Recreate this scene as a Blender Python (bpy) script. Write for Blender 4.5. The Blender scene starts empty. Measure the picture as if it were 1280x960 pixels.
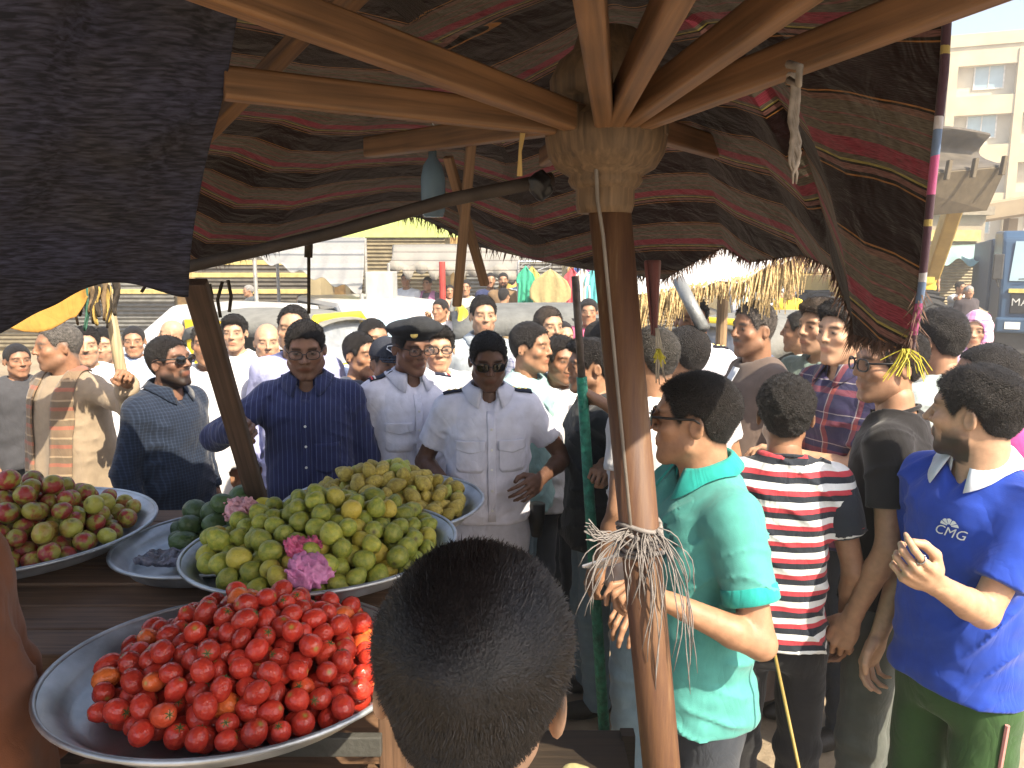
import bpy, bmesh, math, random
import numpy as np
from mathutils import Vector, Matrix, Euler
from mathutils.bvhtree import BVHTree

# ------------------------------------------------------------ camera, sky, sun, exposure
scene = bpy.context.scene
COL = scene.collection
R = math.radians
CAM_Z, PITCH, FPX = 2.0, R(9.05), 960.0
cam_d = bpy.data.cameras.new('camera'); cam_d.sensor_width = 36; cam_d.lens = 27.0
cam_d.clip_start = 0.05; cam_d.clip_end = 600
cam = bpy.data.objects.new('camera', cam_d); COL.objects.link(cam)
cam.location = (0, 0, CAM_Z); cam.rotation_euler = (math.pi/2 - PITCH, 0, 0)
scene.camera = cam
SUN = Vector((0.46, -0.56, 0.72)).normalized()          # direction towards the sun
world = bpy.data.worlds.new('World'); scene.world = world; world.use_nodes = True
wn = world.node_tree.nodes; wl = world.node_tree.links
bg = wn['Background']; sky = wn.new('ShaderNodeTexSky'); sky.sky_type = 'NISHITA'
sky.sun_disc = False; sky.sun_elevation = math.asin(SUN.z)
sky.sun_rotation = math.atan2(SUN.x, SUN.y); sky.dust_density = 3.0; sky.air_density = 1.0
wl.new(sky.outputs[0], bg.inputs[0]); bg.inputs[1].default_value = 0.14
sd = bpy.data.lights.new('sun', 'SUN'); sd.energy = 5.0; sd.angle = R(0.55); sd.color = (1.0, 0.87, 0.67)
sun = bpy.data.objects.new('sun', sd); COL.objects.link(sun)
sun.rotation_euler = SUN.to_track_quat('Z', 'Y').to_euler()
vs = scene.view_settings
vs.view_transform = 'Standard'; vs.look = 'None'; vs.gamma = 1; vs.exposure = 1.32
scene.cycles.use_denoising = True
scene.cycles.max_bounces = 6; scene.cycles.diffuse_bounces = 3; scene.cycles.transparent_max_bounces = 8

def ray(px, py):
    a = (px - 640) / FPX; u = (480 - py) / FPX
    return np.array([a, math.cos(PITCH) + u*math.sin(PITCH), -math.sin(PITCH) + u*math.cos(PITCH)])
def PY(px, py, Y):                                        # point of a pixel's ray at distance Y
    d = ray(px, py); return Vector(d * (Y / d[1])) + Vector((0, 0, CAM_Z))
def PZ(px, py, z):                                        # point of a pixel's ray at height z
    d = ray(px, py); return Vector(d * ((z - CAM_Z) / d[2])) + Vector((0, 0, CAM_Z))

# ------------------------------------------------------------ materials
def nodes_of(name):
    m = bpy.data.materials.new(name); m.use_nodes = True
    nt = m.node_tree; return m, nt.nodes, nt.links, nt.nodes['Principled BSDF']
def lin(c):
    return tuple(c) + (1,) if len(c) == 3 else tuple(c)
def mul(c, f): return tuple(min(1, x*f) for x in c[:3])
MATS = {}
def mat(name, col, rough=.6, metal=0, var=.25, scale=8, bump=.15, bscale=60, spec=.4, detail=4, coords='Object', alpha=1, trans=0):
    if name in MATS: return MATS[name]
    m, n, l, b = nodes_of(name)
    tc = n.new('ShaderNodeTexCoord'); nz = n.new('ShaderNodeTexNoise'); nz.inputs['Scale'].default_value = scale
    nz.inputs['Detail'].default_value = detail; l.new(tc.outputs[coords], nz.inputs['Vector'])
    cr = n.new('ShaderNodeValToRGB'); cr.color_ramp.elements[0].position = .3; cr.color_ramp.elements[1].position = .7
    cr.color_ramp.elements[0].color = lin(mul(col, 1-var)); cr.color_ramp.elements[1].color = lin(mul(col, 1+var))
    l.new(nz.outputs[0], cr.inputs[0]); l.new(cr.outputs[0], b.inputs['Base Color'])
    b.inputs['Roughness'].default_value = rough; b.inputs['Metallic'].default_value = metal
    b.inputs['Specular IOR Level'].default_value = spec
    if trans: b.inputs['Transmission Weight'].default_value = trans
    if alpha < 1: b.inputs['Alpha'].default_value = alpha
    if bump:
        n2 = n.new('ShaderNodeTexNoise'); n2.inputs['Scale'].default_value = bscale; n2.inputs['Detail'].default_value = 3
        l.new(tc.outputs[coords], n2.inputs['Vector'])
        bp = n.new('ShaderNodeBump'); bp.inputs['Strength'].default_value = bump; bp.inputs['Distance'].default_value = .02
        l.new(n2.outputs[0], bp.inputs['Height']); l.new(bp.outputs[0], b.inputs['Normal'])
    MATS[name] = m; return m
def wood(name, col, along='X', rough=.65):
    if name in MATS: return MATS[name]
    m, n, l, b = nodes_of(name)
    tc = n.new('ShaderNodeTexCoord'); mp = n.new('ShaderNodeMapping')
    mp.inputs['Scale'].default_value = {'X': (3, 90, 90), 'Y': (90, 3, 90), 'Z': (90, 90, 3)}[along]
    l.new(tc.outputs['Object'], mp.inputs['Vector'])
    nz = n.new('ShaderNodeTexNoise'); nz.inputs['Scale'].default_value = 1.0; nz.inputs['Detail'].default_value = 6; nz.inputs['Distortion'].default_value = .6
    l.new(mp.outputs[0], nz.inputs['Vector'])
    n3 = n.new('ShaderNodeTexNoise'); n3.inputs['Scale'].default_value = 6; l.new(tc.outputs['Object'], n3.inputs['Vector'])
    mx = n.new('ShaderNodeMath'); mx.operation = 'MULTIPLY_ADD'; mx.inputs[1].default_value = .5
    l.new(n3.outputs[0], mx.inputs[0]); l.new(nz.outputs[0], mx.inputs[2])
    cr = n.new('ShaderNodeValToRGB'); cr.color_ramp.elements[0].position = .5; cr.color_ramp.elements[1].position = 1.0
    cr.color_ramp.elements[0].color = lin(mul(col, .45)); cr.color_ramp.elements[1].color = lin(mul(col, 1.3))
    l.new(mx.outputs[0], cr.inputs[0]); l.new(cr.outputs[0], b.inputs['Base Color']); b.inputs['Roughness'].default_value = rough
    bp = n.new('ShaderNodeBump'); bp.inputs['Strength'].default_value = .35; bp.inputs['Distance'].default_value = .003
    l.new(nz.outputs[0], bp.inputs['Height']); l.new(bp.outputs[0], b.inputs['Normal'])
    MATS[name] = m; return m
def ramp_const(n, stops):
    cr = n.new('ShaderNodeValToRGB'); r = cr.color_ramp; r.interpolation = 'CONSTANT'
    while len(r.elements) < len(stops): r.elements.new(.5)
    for e, (p, c) in zip(r.elements, stops): e.position = p; e.color = lin(c)
    return cr
def cloth(name, col, stripes=None, period=.1, axis='Z', rough=.85, wrinkle=.28, wscale=9, cross=None, sheen=.15, var=.12, translucent=0):
    """woven cloth; stripes = [(pos, colour)...] along an object axis, cross = second set along X for plaid"""
    if name in MATS: return MATS[name]
    m, n, l, b = nodes_of(name)
    tc = n.new('ShaderNodeTexCoord'); sx = n.new('ShaderNodeSeparateXYZ'); l.new(tc.outputs['Object'], sx.inputs[0])
    nz = n.new('ShaderNodeTexNoise'); nz.inputs['Scale'].default_value = 25; nz.inputs['Detail'].default_value = 5
    l.new(tc.outputs['Object'], nz.inputs['Vector'])
    def strip(ax, st, per):
        d = n.new('ShaderNodeMath'); d.operation = 'DIVIDE'; l.new(sx.outputs[ax], d.inputs[0]); d.inputs[1].default_value = per
        w = n.new('ShaderNodeMath'); w.operation = 'MULTIPLY_ADD'; l.new(nz.outputs[0], w.inputs[0]); w.inputs[1].default_value = .06; l.new(d.outputs[0], w.inputs[2])
        f = n.new('ShaderNodeMath'); f.operation = 'FLOORED_MODULO'; l.new(w.outputs[0], f.inputs[0]); f.inputs[1].default_value = 1
        cr = ramp_const(n, st); l.new(f.outputs[0], cr.inputs[0]); return cr.outputs[0]
    if stripes: base = strip(axis, stripes, period)
    else:
        rgb = n.new('ShaderNodeRGB'); rgb.outputs[0].default_value = lin(col); base = rgb.outputs[0]
    if cross:
        mx = n.new('ShaderNodeMix'); mx.data_type = 'RGBA'; mx.blend_type = 'MIX'; mx.inputs[0].default_value = .5
        l.new(base, mx.inputs[6]); l.new(strip('X' if axis == 'Z' else 'Z', cross, period), mx.inputs[7]); base = mx.outputs[2]
    mp = n.new('ShaderNodeMapRange'); mp.inputs[1].default_value = .25; mp.inputs[2].default_value = .75
    mp.inputs[3].default_value = 1-var; mp.inputs[4].default_value = 1+var; l.new(nz.outputs[0], mp.inputs[0])
    mm = n.new('ShaderNodeMix'); mm.data_type = 'RGBA'; mm.blend_type = 'MULTIPLY'; mm.inputs[0].default_value = 1
    l.new(base, mm.inputs[6]); l.new(mp.outputs[0], mm.inputs[7]); l.new(mm.outputs[2], b.inputs['Base Color'])
    b.inputs['Roughness'].default_value = rough; b.inputs['Specular IOR Level'].default_value = .2
    b.inputs['Sheen Weight'].default_value = sheen
    fo = n.new('ShaderNodeTexNoise'); fo.inputs['Scale'].default_value = wscale; fo.inputs['Detail'].default_value = 3; fo.inputs['Distortion'].default_value = 1.2
    ms = n.new('ShaderNodeMapping'); ms.inputs['Scale'].default_value = (1, 1, .55); ms.inputs['Rotation'].default_value = (0, .5, 0)
    l.new(tc.outputs['Object'], ms.inputs['Vector']); l.new(ms.outputs[0], fo.inputs['Vector'])
    bp = n.new('ShaderNodeBump'); bp.inputs['Strength'].default_value = wrinkle; bp.inputs['Distance'].default_value = .03
    r1 = n.new('ShaderNodeMath'); r1.operation = 'SUBTRACT'; l.new(fo.outputs[0], r1.inputs[0]); r1.inputs[1].default_value = .5; r2 = n.new('ShaderNodeMath'); r2.operation = 'ABSOLUTE'; l.new(r1.outputs[0], r2.inputs[0])
    r3 = n.new('ShaderNodeMath'); r3.operation = 'POWER'; l.new(r2.outputs[0], r3.inputs[0]); r3.inputs[1].default_value = .8; l.new(r3.outputs[0], bp.inputs['Height'])
    wv = n.new('ShaderNodeTexNoise'); wv.inputs['Scale'].default_value = 450; l.new(tc.outputs['Object'], wv.inputs['Vector'])
    b2 = n.new('ShaderNodeBump'); b2.inputs['Strength'].default_value = .25; b2.inputs['Distance'].default_value = .002
    l.new(wv.outputs[0], b2.inputs['Height']); l.new(bp.outputs[0], b2.inputs['Normal']); l.new(b2.outputs[0], b.inputs['Normal'])
    if translucent:
        tr = n.new('ShaderNodeBsdfTranslucent'); l.new(mm.outputs[2], tr.inputs[0]); ms_ = n.new('ShaderNodeMixShader'); ms_.inputs[0].default_value = translucent
        l.new(b.outputs[0], ms_.inputs[1]); l.new(tr.outputs[0], ms_.inputs[2]); l.new(ms_.outputs[0], n['Material Output'].inputs[0])
    MATS[name] = m; return m
def attr_mat(name, rough=.5, bump=.1, bscale=250, spec=.4):
    if name in MATS: return MATS[name]
    m, n, l, b = nodes_of(name)
    at = n.new('ShaderNodeAttribute'); at.attribute_name = 'tint'
    tc = n.new('ShaderNodeTexCoord'); nz = n.new('ShaderNodeTexNoise'); nz.inputs['Scale'].default_value = 45; nz.inputs['Detail'].default_value = 5
    l.new(tc.outputs['Object'], nz.inputs['Vector'])
    mp = n.new('ShaderNodeMapRange'); mp.inputs[1].default_value = .3; mp.inputs[2].default_value = .7; mp.inputs[3].default_value = .86; mp.inputs[4].default_value = 1.14
    l.new(nz.outputs[0], mp.inputs[0])
    mm = n.new('ShaderNodeMix'); mm.data_type = 'RGBA'; mm.blend_type = 'MULTIPLY'; mm.inputs[0].default_value = 1
    l.new(at.outputs[0], mm.inputs[6]); l.new(mp.outputs[0], mm.inputs[7]); l.new(mm.outputs[2], b.inputs['Base Color'])
    b.inputs['Roughness'].default_value = rough; b.inputs['Specular IOR Level'].default_value = spec
    n2 = n.new('ShaderNodeTexNoise'); n2.inputs['Scale'].default_value = bscale; l.new(tc.outputs['Object'], n2.inputs['Vector'])
    bp = n.new('ShaderNodeBump'); bp.inputs['Strength'].default_value = bump; bp.inputs['Distance'].default_value = .003
    l.new(n2.outputs[0], bp.inputs['Height']); l.new(bp.outputs[0], b.inputs['Normal'])
    MATS[name] = m; return m

# ------------------------------------------------------------ object helpers
def link(name, me, m=None, parent=None, smooth=True):
    o = bpy.data.objects.new(name, me); COL.objects.link(o)
    if m is not None and len(me.materials) == 0: me.materials.append(m)
    if parent is not None: o.parent = parent
    if smooth and len(me.polygons): me.polygons.foreach_set('use_smooth', [True]*len(me.polygons))
    return o
def tag(o, label, cat, group=None):
    o['label'] = label; o['category'] = cat
    if group: o['group'] = group
    return o
def thing(name, label, cat, loc=(0, 0, 0), rz=0, group=None):
    o = bpy.data.objects.new(name, None); COL.objects.link(o); o.empty_display_size = .1
    o.location = loc; o.rotation_euler = (0, 0, rz); return tag(o, label, cat, group)
def struct(o): o['kind'] = 'structure'; return o
def mesh_np(name, V, F):
    me = bpy.data.meshes.new(name); me.from_pydata([tuple(v) for v in V] if not isinstance(V, np.ndarray) else V.tolist(), [], F.tolist() if isinstance(F, np.ndarray) else F); me.update(); return me
class MB:                                                  # collects simple shapes into one mesh
    def __init__(s): s.v = []; s.f = []
    def add(s, V, F):
        o = len(s.v); s.v += [tuple(p) for p in V]; s.f += [tuple(i+o for i in f) for f in F]; return s
    def box(s, a, b):
        (x0, y0, z0), (x1, y1, z1) = a, b
        return s.add([(x0,y0,z0),(x1,y0,z0),(x1,y1,z0),(x0,y1,z0),(x0,y0,z1),(x1,y0,z1),(x1,y1,z1),(x0,y1,z1)],
                     [(0,3,2,1),(4,5,6,7),(0,1,5,4),(1,2,6,5),(2,3,7,6),(3,0,4,7)])
    def bar(s, p, q, w, h, up=(0, 0, 1), ch=.12):          # chamfered beam from p to q
        p = Vector(p); q = Vector(q); d = (q-p).normalized(); sd_ = d.cross(Vector(up))
        if sd_.length < 1e-4: sd_ = d.cross(Vector((0, 1, 0)))
        sd_.normalize(); u = sd_.cross(d); c = min(w, h)*ch
        pr = [(-w/2+c,-h/2),(w/2-c,-h/2),(w/2,-h/2+c),(w/2,h/2-c),(w/2-c,h/2),(-w/2+c,h/2),(-w/2,h/2-c),(-w/2,-h/2+c)]
        V = [p+sd_*a+u*b for a, b in pr] + [q+sd_*a+u*b for a, b in pr]
        F = [tuple(range(7,-1,-1)), tuple(range(8,16))] + [(i,(i+1)%8,8+(i+1)%8,8+i) for i in range(8)]
        return s.add(V, F)
    def tube(s, pts, r, n=8, cap=True):
        pts = [Vector(p) for p in pts]; k = len(pts); rr = r if isinstance(r, (list, tuple)) else [r]*k
        V = []; up = None
        for i, p in enumerate(pts):
            d = (pts[min(i+1,k-1)]-pts[max(i-1,0)]).normalized()
            if up is None: up = d.orthogonal().normalized()
            sd_ = d.cross(up)
            if sd_.length < 1e-5: up = d.orthogonal(); sd_ = d.cross(up)
            sd_.normalize(); up = sd_.cross(d).normalized()
            V += [p + (sd_*math.cos(2*math.pi*j/n) + up*math.sin(2*math.pi*j/n))*rr[i] for j in range(n)]
        F = [(i*n+j, i*n+(j+1)%n, (i+1)*n+(j+1)%n, (i+1)*n+j) for i in range(k-1) for j in range(n)]
        if cap: F += [tuple(range(n-1,-1,-1)), tuple((k-1)*n+j for j in range(n))]
        return s.add(V, F)
    def lathe(s, prof, n=32, c=(0, 0, 0), ax=None, closed=False):
        V = []; M = Matrix.Identity(3) if ax is None else Vector((0,0,1)).rotation_difference(Vector(ax)).to_matrix()
        for r, z in prof:
            V += [Vector(c) + M @ Vector((r*math.cos(2*math.pi*j/n), r*math.sin(2*math.pi*j/n), z)) for j in range(n)]
        F = [(i*n+j, i*n+(j+1)%n, (i+1)*n+(j+1)%n, (i+1)*n+j) for i in range(len(prof)-1) for j in range(n)]
        return s.add(V, F)
    def sheet(s, rows):                                    # grid of points
        nr, nc = len(rows), len(rows[0])
        return s.add([p for r in rows for p in r], [(i*nc+j, i*nc+j+1, (i+1)*nc+j+1, (i+1)*nc+j) for i in range(nr-1) for j in range(nc-1)])
    def prism(s, poly, y0, y1):                            # xz outline pushed along y
        k = len(poly); V = [(x, y0, z) for x, z in poly] + [(x, y1, z) for x, z in poly]
        return s.add(V, [tuple(range(k)), tuple(range(2*k-1, k-1, -1))] + [((i+1)%k, i, k+i, k+(i+1)%k) for i in range(k)])
    def mesh(s, name):
        me = bpy.data.meshes.new(name); me.from_pydata(s.v, [], s.f); me.update(); return me
    def build(s, name, m, parent=None, smooth=False, bevel=0, solid=0, sub=0):
        o = link(name, s.mesh(name), m, parent, smooth)
        if sub: q = o.modifiers.new('s', 'SUBSURF'); q.levels = q.render_levels = sub
        if solid: q = o.modifiers.new('t', 'SOLIDIFY'); q.thickness = solid; q.offset = 0
        if bevel: q = o.modifiers.new('b', 'BEVEL'); q.width = bevel; q.segments = 2; q.limit_method = 'ANGLE'
        return o
def copy_tree(o, parent=None):
    c = o.copy(); COL.objects.link(c); c.parent = parent
    for ch in list(o.children): copy_tree(ch, c)
    return c
def nz3(x, y, z, s, seed=0):                               # cheap smooth pseudo-noise, about -1..1
    x = x*s + seed*1.7; y = y*s + seed*2.3; z = z*s - seed*.9
    return (np.sin(1.3*x + 1.9*np.sin(.8*y+.5) + .7*z) + np.sin(1.7*y - 1.3*np.sin(.9*z+1.1) + .4*x) + np.sin(1.5*z + 1.6*np.sin(1.1*x-.4) - .6*y))/3
# ------------------------------------------------------------ implicit surfaces (surface nets)
CORN = np.array([(i, j, k) for i in (0, 1) for j in (0, 1) for k in (0, 1)])
EDG = [(a, b) for a in range(8) for b in range(a+1, 8) if abs(CORN[a]-CORN[b]).sum() == 1]
def surf(fn, lo, hi, h):
    ax = [np.arange(lo[i]-h, hi[i]+2*h, h, dtype=np.float32) for i in range(3)]
    F = fn(ax[0][:, None, None], ax[1][None, :, None], ax[2][None, None, :]).astype(np.float32)
    n = F.shape; S = F < 0
    S8 = sum(S[c[0]:n[0]-1+c[0], c[1]:n[1]-1+c[1], c[2]:n[2]-1+c[2]].astype(np.int8) for c in CORN)
    act = (S8 > 0) & (S8 < 8); idx = np.argwhere(act)
    cell = -np.ones(act.shape, dtype=np.int64); cell[act] = np.arange(len(idx))
    val = np.stack([F[idx[:, 0]+c[0], idx[:, 1]+c[1], idx[:, 2]+c[2]] for c in CORN], 1)
    acc = np.zeros((len(idx), 3)); cnt = np.zeros(len(idx))
    for a, b in EDG:
        va, vb = val[:, a], val[:, b]; mk = (va < 0) != (vb < 0)
        t = np.where(mk, va/np.where(mk, va-vb, 1), 0)
        acc += mk[:, None]*(CORN[a][None]+t[:, None]*(CORN[b]-CORN[a])[None]); cnt += mk
    V = (idx + acc/cnt[:, None])*h + np.array([a[0] for a in ax])
    Q = []
    for d in range(3):
        e = [slice(None)]*3; e2 = [slice(None)]*3; e[d] = slice(0, -1); e2[d] = slice(1, None)
        A, B = S[tuple(e)], S[tuple(e2)]; cr = np.argwhere(A != B); u, v = (d+1) % 3, (d+2) % 3
        ok = (cr[:, u] > 0) & (cr[:, v] > 0) & (cr[:, u] < n[u]-1) & (cr[:, v] < n[v]-1); cr = cr[ok]
        def cid(du, dv):
            q = cr.copy(); q[:, u] += du; q[:, v] += dv; return cell[q[:, 0], q[:, 1], q[:, 2]]
        f = np.stack([cid(-1, -1), cid(0, -1), cid(0, 0), cid(-1, 0)], 1)
        fl = B[cr[:, 0], cr[:, 1], cr[:, 2]]; f[fl] = f[fl][:, ::-1]; Q.append(f)
    return V, np.concatenate(Q)
def smin(a, b, k): h = np.clip(.5+.5*(b-a)/k, 0, 1); return b+(a-b)*h-k*h*(1-h)
def smax(a, b, k): return -smin(-a, -b, k)
def cone(X, Y, Z, a, b, ra, rb, flat=None):                # round cone
    a = np.asarray(a, float); b = np.asarray(b, float); d = b-a; L = max(d@d, 1e-9)
    t = np.clip(((X-a[0])*d[0]+(Y-a[1])*d[1]+(Z-a[2])*d[2])/L, 0, 1)
    return np.sqrt((X-a[0]-t*d[0])**2+(Y-a[1]-t*d[1])**2+(Z-a[2]-t*d[2])**2) - (ra+(rb-ra)*t)
def ell(X, Y, Z, c, r):
    x = (X-c[0])/r[0]; y = (Y-c[1])/r[1]; z = (Z-c[2])/r[2]; k = np.sqrt(x*x+y*y+z*z)
    k2 = np.sqrt((x/r[0])**2+(y/r[1])**2+(z/r[2])**2)+1e-6
    return k*(k-1)/k2

# ------------------------------------------------------------ head (local: face +Y, up +Z, origin between the ears)
def head_fn(v):
    jw, nose, fat = [(1, 1, 1), (1.08, 1.12, 1.08), (.93, .95, .95), (1.14, 1.05, 1.16)][v]
    def f(X, Y, Z):
        A = np.abs(X)
        d = ell(X, Y, Z, (0, -.012, .034), (.074, .096, .086))
        d = smin(d, ell(X, Y, Z, (0, .024, -.038), (.057*fat, .064, .076)), .03)
        d = smin(d, cone(A, Y, Z, (.050*jw, .008, -.058), (.012, .066, -.098), .017*fat, .019), .025)
        d = smin(d, cone(A, Y, Z, (0, .079, .030), (.040, .070, .030), .011, .011), .014)
        d = smin(d, ell(A, Y, Z, (.043, .058, -.018), (.021*fat, .020, .018)), .018)
        d = smax(d, -ell(A, Y, Z, (.032, .100, .009), (.019, .020, .012)), .012)
        d = smin(d, ell(A, Y, Z, (.0315, .0725, .009), (.0145, .0125, .0105)), .004)
        d = smin(d, cone(X, Y, Z, (0, .086, .020), (0, .104*nose**.3, -.020), .0065, .0105*nose), .010)
        d = smin(d, ell(A, Y, Z, (.0125*nose, .091, -.024), (.0085, .010, .0075)), .006)
        d = smin(d, ell(X, Y, Z, (0, .077, -.055), (.030, .0135, .013)), .012)
        d = smin(d, cone(X, Y, Z, (-.015, .0835, -.0515), (.015, .0835, -.0515), .0052, .0052), .007)
        d = smin(d, cone(X, Y, Z, (-.013, .0825, -.0625), (.013, .0825, -.0625), .0055, .0055), .006)
        d = smax(d, -ell(X, Y, Z, (0, .0945, -.0570), (.024, .010, .0014)), .003)
        e = ell(A+.30*(Y+.01), Y, Z, (.0770, -.012, -.006), (.0075, .0165, .0285))
        e = smax(e, -ell(A+.30*(Y+.01), Y, Z, (.0850, -.009, -.003), (.0070, .0095, .018)), .004)
        d = smin(d, e, .007)
        d = smin(d, cone(X, Y, Z, (0, -.022, -.05), (0, -.032, -.185), .052*fat, .056*fat), .022)
        return d
    return f
_HC = {}
def head_mesh(v, h):
    if (v, h) not in _HC: _HC[v, h] = surf(head_fn(v), (-.095, -.115, -.175), (.095, .125, .128), h)
    return _HC[v, h]
def head_tint(V, skin, beard, hairc, brow=1, hair=None):
    x, y, z = np.abs(V[:, 0]), V[:, 1], V[:, 2]; C = np.tile(np.array(skin, float), (len(V), 1))
    def mix(mask, col, k=1):
        mask = np.clip(mask, 0, 1)[:, None]*k; C[:] = C*(1-mask)+np.array(col)[None]*mask
    sm = lambda a, lo, hi: np.clip((a-lo)/(hi-lo), 0, 1)
    hc = np.array(hairc)
    if hair:                                                 # cropped stubble fading in below the hairline
        zl = np.interp(y, HY, HLINE[HBASE[hair]]); mix(sm(z, zl-.016, zl+.004)*(z < .2), hc, .75)
    mix(np.exp(-((x-.045)/.02)**2-((z+.02)/.02)**2)*(y > .03), np.array(skin)*np.array((1.1, .85, .8)), .35)
    lip = np.exp(-((z+.0575)/.0095)**4-(x/.023)**4)*sm(y, .077, .083)
    mix(lip, np.array(skin)*np.array((.85, .55, .55)), .75)
    if brow: mix(np.exp(-((z-.0285+.10*np.abs(x-.032))/.0055)**4)*sm(x, .011, .016)*(1-sm(x, .048, .056))*(y > .05), hc*.9, .85)
    eye = np.exp(-((z-.0070)/.0038)**4-((x-.0315)/.0115)**4)*(y > .072)
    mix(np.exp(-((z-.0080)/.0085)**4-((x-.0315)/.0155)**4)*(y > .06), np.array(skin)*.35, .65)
    mix(eye, (.22, .19, .175), .85); mix(np.exp(-((z-.0075)/.0046)**4-((x-.0315)/.0062)**4)*(y > .072), (.015, .010, .007))
    nos = np.exp(-((z+.031)/.004)**2-((x-.008)/.004)**2)*(y > .085); mix(nos, np.array(skin)*.25, .8)
    chin = sm(-z+.35*(.09-y)*0, .055, .075)*sm(y, -.015, .01)*(z > -.125); jaw = sm(-z-.9*(y*0), .03, .06)*(y > -.01)*(y < .055)*(x > .035)*(z > -.115)
    mou = np.exp(-((z+.0415)/.006)**4-(x/.030)**4)*(y > .07); goat = np.exp(-((x-.03)/.008)**2)*((z < -.04) & (z > -.09) & (y > .06))
    b = np.clip(np.maximum(np.maximum(chin, jaw), np.maximum(mou, goat)), 0, 1)*(1-lip)
    if beard == 'stubble': mix(b, hc, .45)
    elif beard == 'full': mix(b, hc, .92)
    elif beard == 'mustache': mix(mou, hc, .95); mix(b, hc, .15)
    elif beard == 'light': mix(b, hc, .18)
    return C
# hair shells
HY = np.array([-.13, -.09, -.055, -.035, -.02, .005, .018, .028, .04, .055, .07, .09])
HLINE = {'short': [-.062, -.060, -.045, -.022, .018, .030, .018, -.004, .014, .056, .073, .079],
          'receding': [-.060, -.058, -.045, -.022, .018, .030, .018, -.002, .03, .075, .092, .100],
          'long': [-.050, -.050, -.042, -.020, .018, .030, .016, -.004, .014, .052, .069, .075]}
HBASE = {'short': 'short', 'crop': 'short', 'curly': 'short', 'quiff': 'short', 'receding': 'receding', 'thick': 'long', 'fringe': 'receding', 'boy': 'long'}
def hair_fn(style):
    yy = HY; line = np.array(HLINE[HBASE[style]]); th = {'short': .007, 'crop': .004, 'curly': .012, 'quiff': .010, 'receding': .005, 'thick': .011, 'fringe': .004, 'boy': .015}[style]
    def f(X, Y, Z):
        d = ell(X, Y, Z, (0, -.012, .034), (.074, .096, .086))
        d = smin(d, ell(X, Y, Z, (0, .0, -.02), (.062, .085, .06)), .02)
        t = th*(.55+.45*np.clip((Z+.02)/.09, 0, 1)) if style != 'boy' else th*(.20+.80*np.clip((Z+.005)/.07, 0, 1))
        if style == 'quiff': t = t+.022*np.clip((Y+.01)/.08, 0, 1)*np.clip((Z-.06)/.04, 0, 1)
        w = nz3(X, Y, Z, 55, 3)*.0018
        if style == 'curly': w = nz3(X, Y, Z, 170, 1)*.0048+nz3(X, Y, Z, 70, 2)*.003
        if style in ('thick', 'boy', 'quiff'): w = (nz3(X*1.0, Y*.5, Z*.6, 120, 2)*.0028+nz3(X, Y, Z, 45, 5)*.004)*(.35 if style == 'boy' else 1)
        zl = np.interp(Y[0, :, 0] if Y.ndim == 3 else Y, yy, line)[None, :, None] + .003*np.sin(X*160)+.002*np.sin(X*420+Y*90)
        zl = zl + .02*np.clip((np.abs(X)-.035)/.03, 0, 1)*(Y > .045)*0
        g = (zl-Z)*.75
        if style == 'fringe': g = np.maximum(g, (Z-.055+.12*np.clip(-Y-.03, 0, 1)*0))
        return smax(d-t-w, g, .006)
    return f
_HR = {}
def hair_mesh(style, h):
    if (style, h) not in _HR: _HR[style, h] = surf(hair_fn(style), (-.102, -.137, -.10), (.102, .135, .17), h)
    return _HR[style, h]
# ------------------------------------------------------------ right hand (fingers +Y, back of hand +Z, thumb towards -X), origin at wrist
def hand_fn(pose):
    cur = {'relaxed': (.45, .5, .35), 'grip': (1.25, 1.45, .7), 'pinch': (.75, 1.1, .6), 'flat': (.12, .15, .1), 'point': (.75, 1.1, .6)}[pose]
    segs = []
    base = [(-.031, .088, .002), (-.010, .093, .004), (.011, .090, .003), (.030, .082, 0)]
    lens = [(.042, .025, .021), (.046, .029, .022), (.043, .027, .021), (.033, .020, .018)]
    for i, (b, L) in enumerate(zip(base, lens)):
        c = list(cur)
        if pose in ('point',) and i == 0: c = [.2, .3, .2]
        if pose == 'pinch': c = [[.55, .9, .5], [.95, 1.2, .6], [1.1, 1.3, .6], [1.15, 1.3, .6]][i]
        if pose == 'relaxed': c = [x*(1+.18*i) for x in c]
        sp = (-.10, -.02, .05, .13)[i]*(1 if pose != 'grip' else .3); p = np.array(b); a = 0; r = (.0092, .0096, .0090, .0080)[i]
        segs.append(((b[0]*.75, .03, b[2]), b, .014, r+.002))
        for k in range(3):
            a += c[k]; q = p+L[k]*np.array((math.sin(sp)*math.cos(a), math.cos(sp)*math.cos(a), -math.sin(a)))
            segs.append((p, q, r, r-.0011)); p = q; r -= .0010
    tb = {'relaxed': [(-.028, .022, -.008), (-.052, .052, -.018), (-.058, .083, -.026), (-.052, .106, -.032)],
          'flat': [(-.028, .022, -.004), (-.056, .05, -.008), (-.07, .078, -.01), (-.078, .10, -.012)],
          'grip': [(-.026, .022, -.010), (-.045, .055, -.030), (-.030, .078, -.052), (-.008, .082, -.060)],
          'pinch': [(-.028, .022, -.010), (-.050, .052, -.026), (-.048, .082, -.042), (-.036, .104, -.048)],
          'point': [(-.028, .022, -.010), (-.046, .052, -.028), (-.034, .078, -.046), (-.014, .084, -.052)]}[pose]
    for k in range(3): segs.append((tb[k], tb[k+1], (.0165, .0125, .0108)[k], (.0125, .0108, .0092)[k]))
    def f(X, Y, Z):
        d = ell(X, Y, Z, (0, .050, -.003), (.042, .050, .0155))
        d = smin(d, cone(X/1.25, Y, Z, (0, -.03, 0), (0, .03, 0), .0235, .021), .02)
        for i, (a, b, ra, rb) in enumerate(segs): d = smin(d, cone(X, Y, Z, a, b, ra, rb), .0045)
        return d
    return f
_HD = {}
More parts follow.
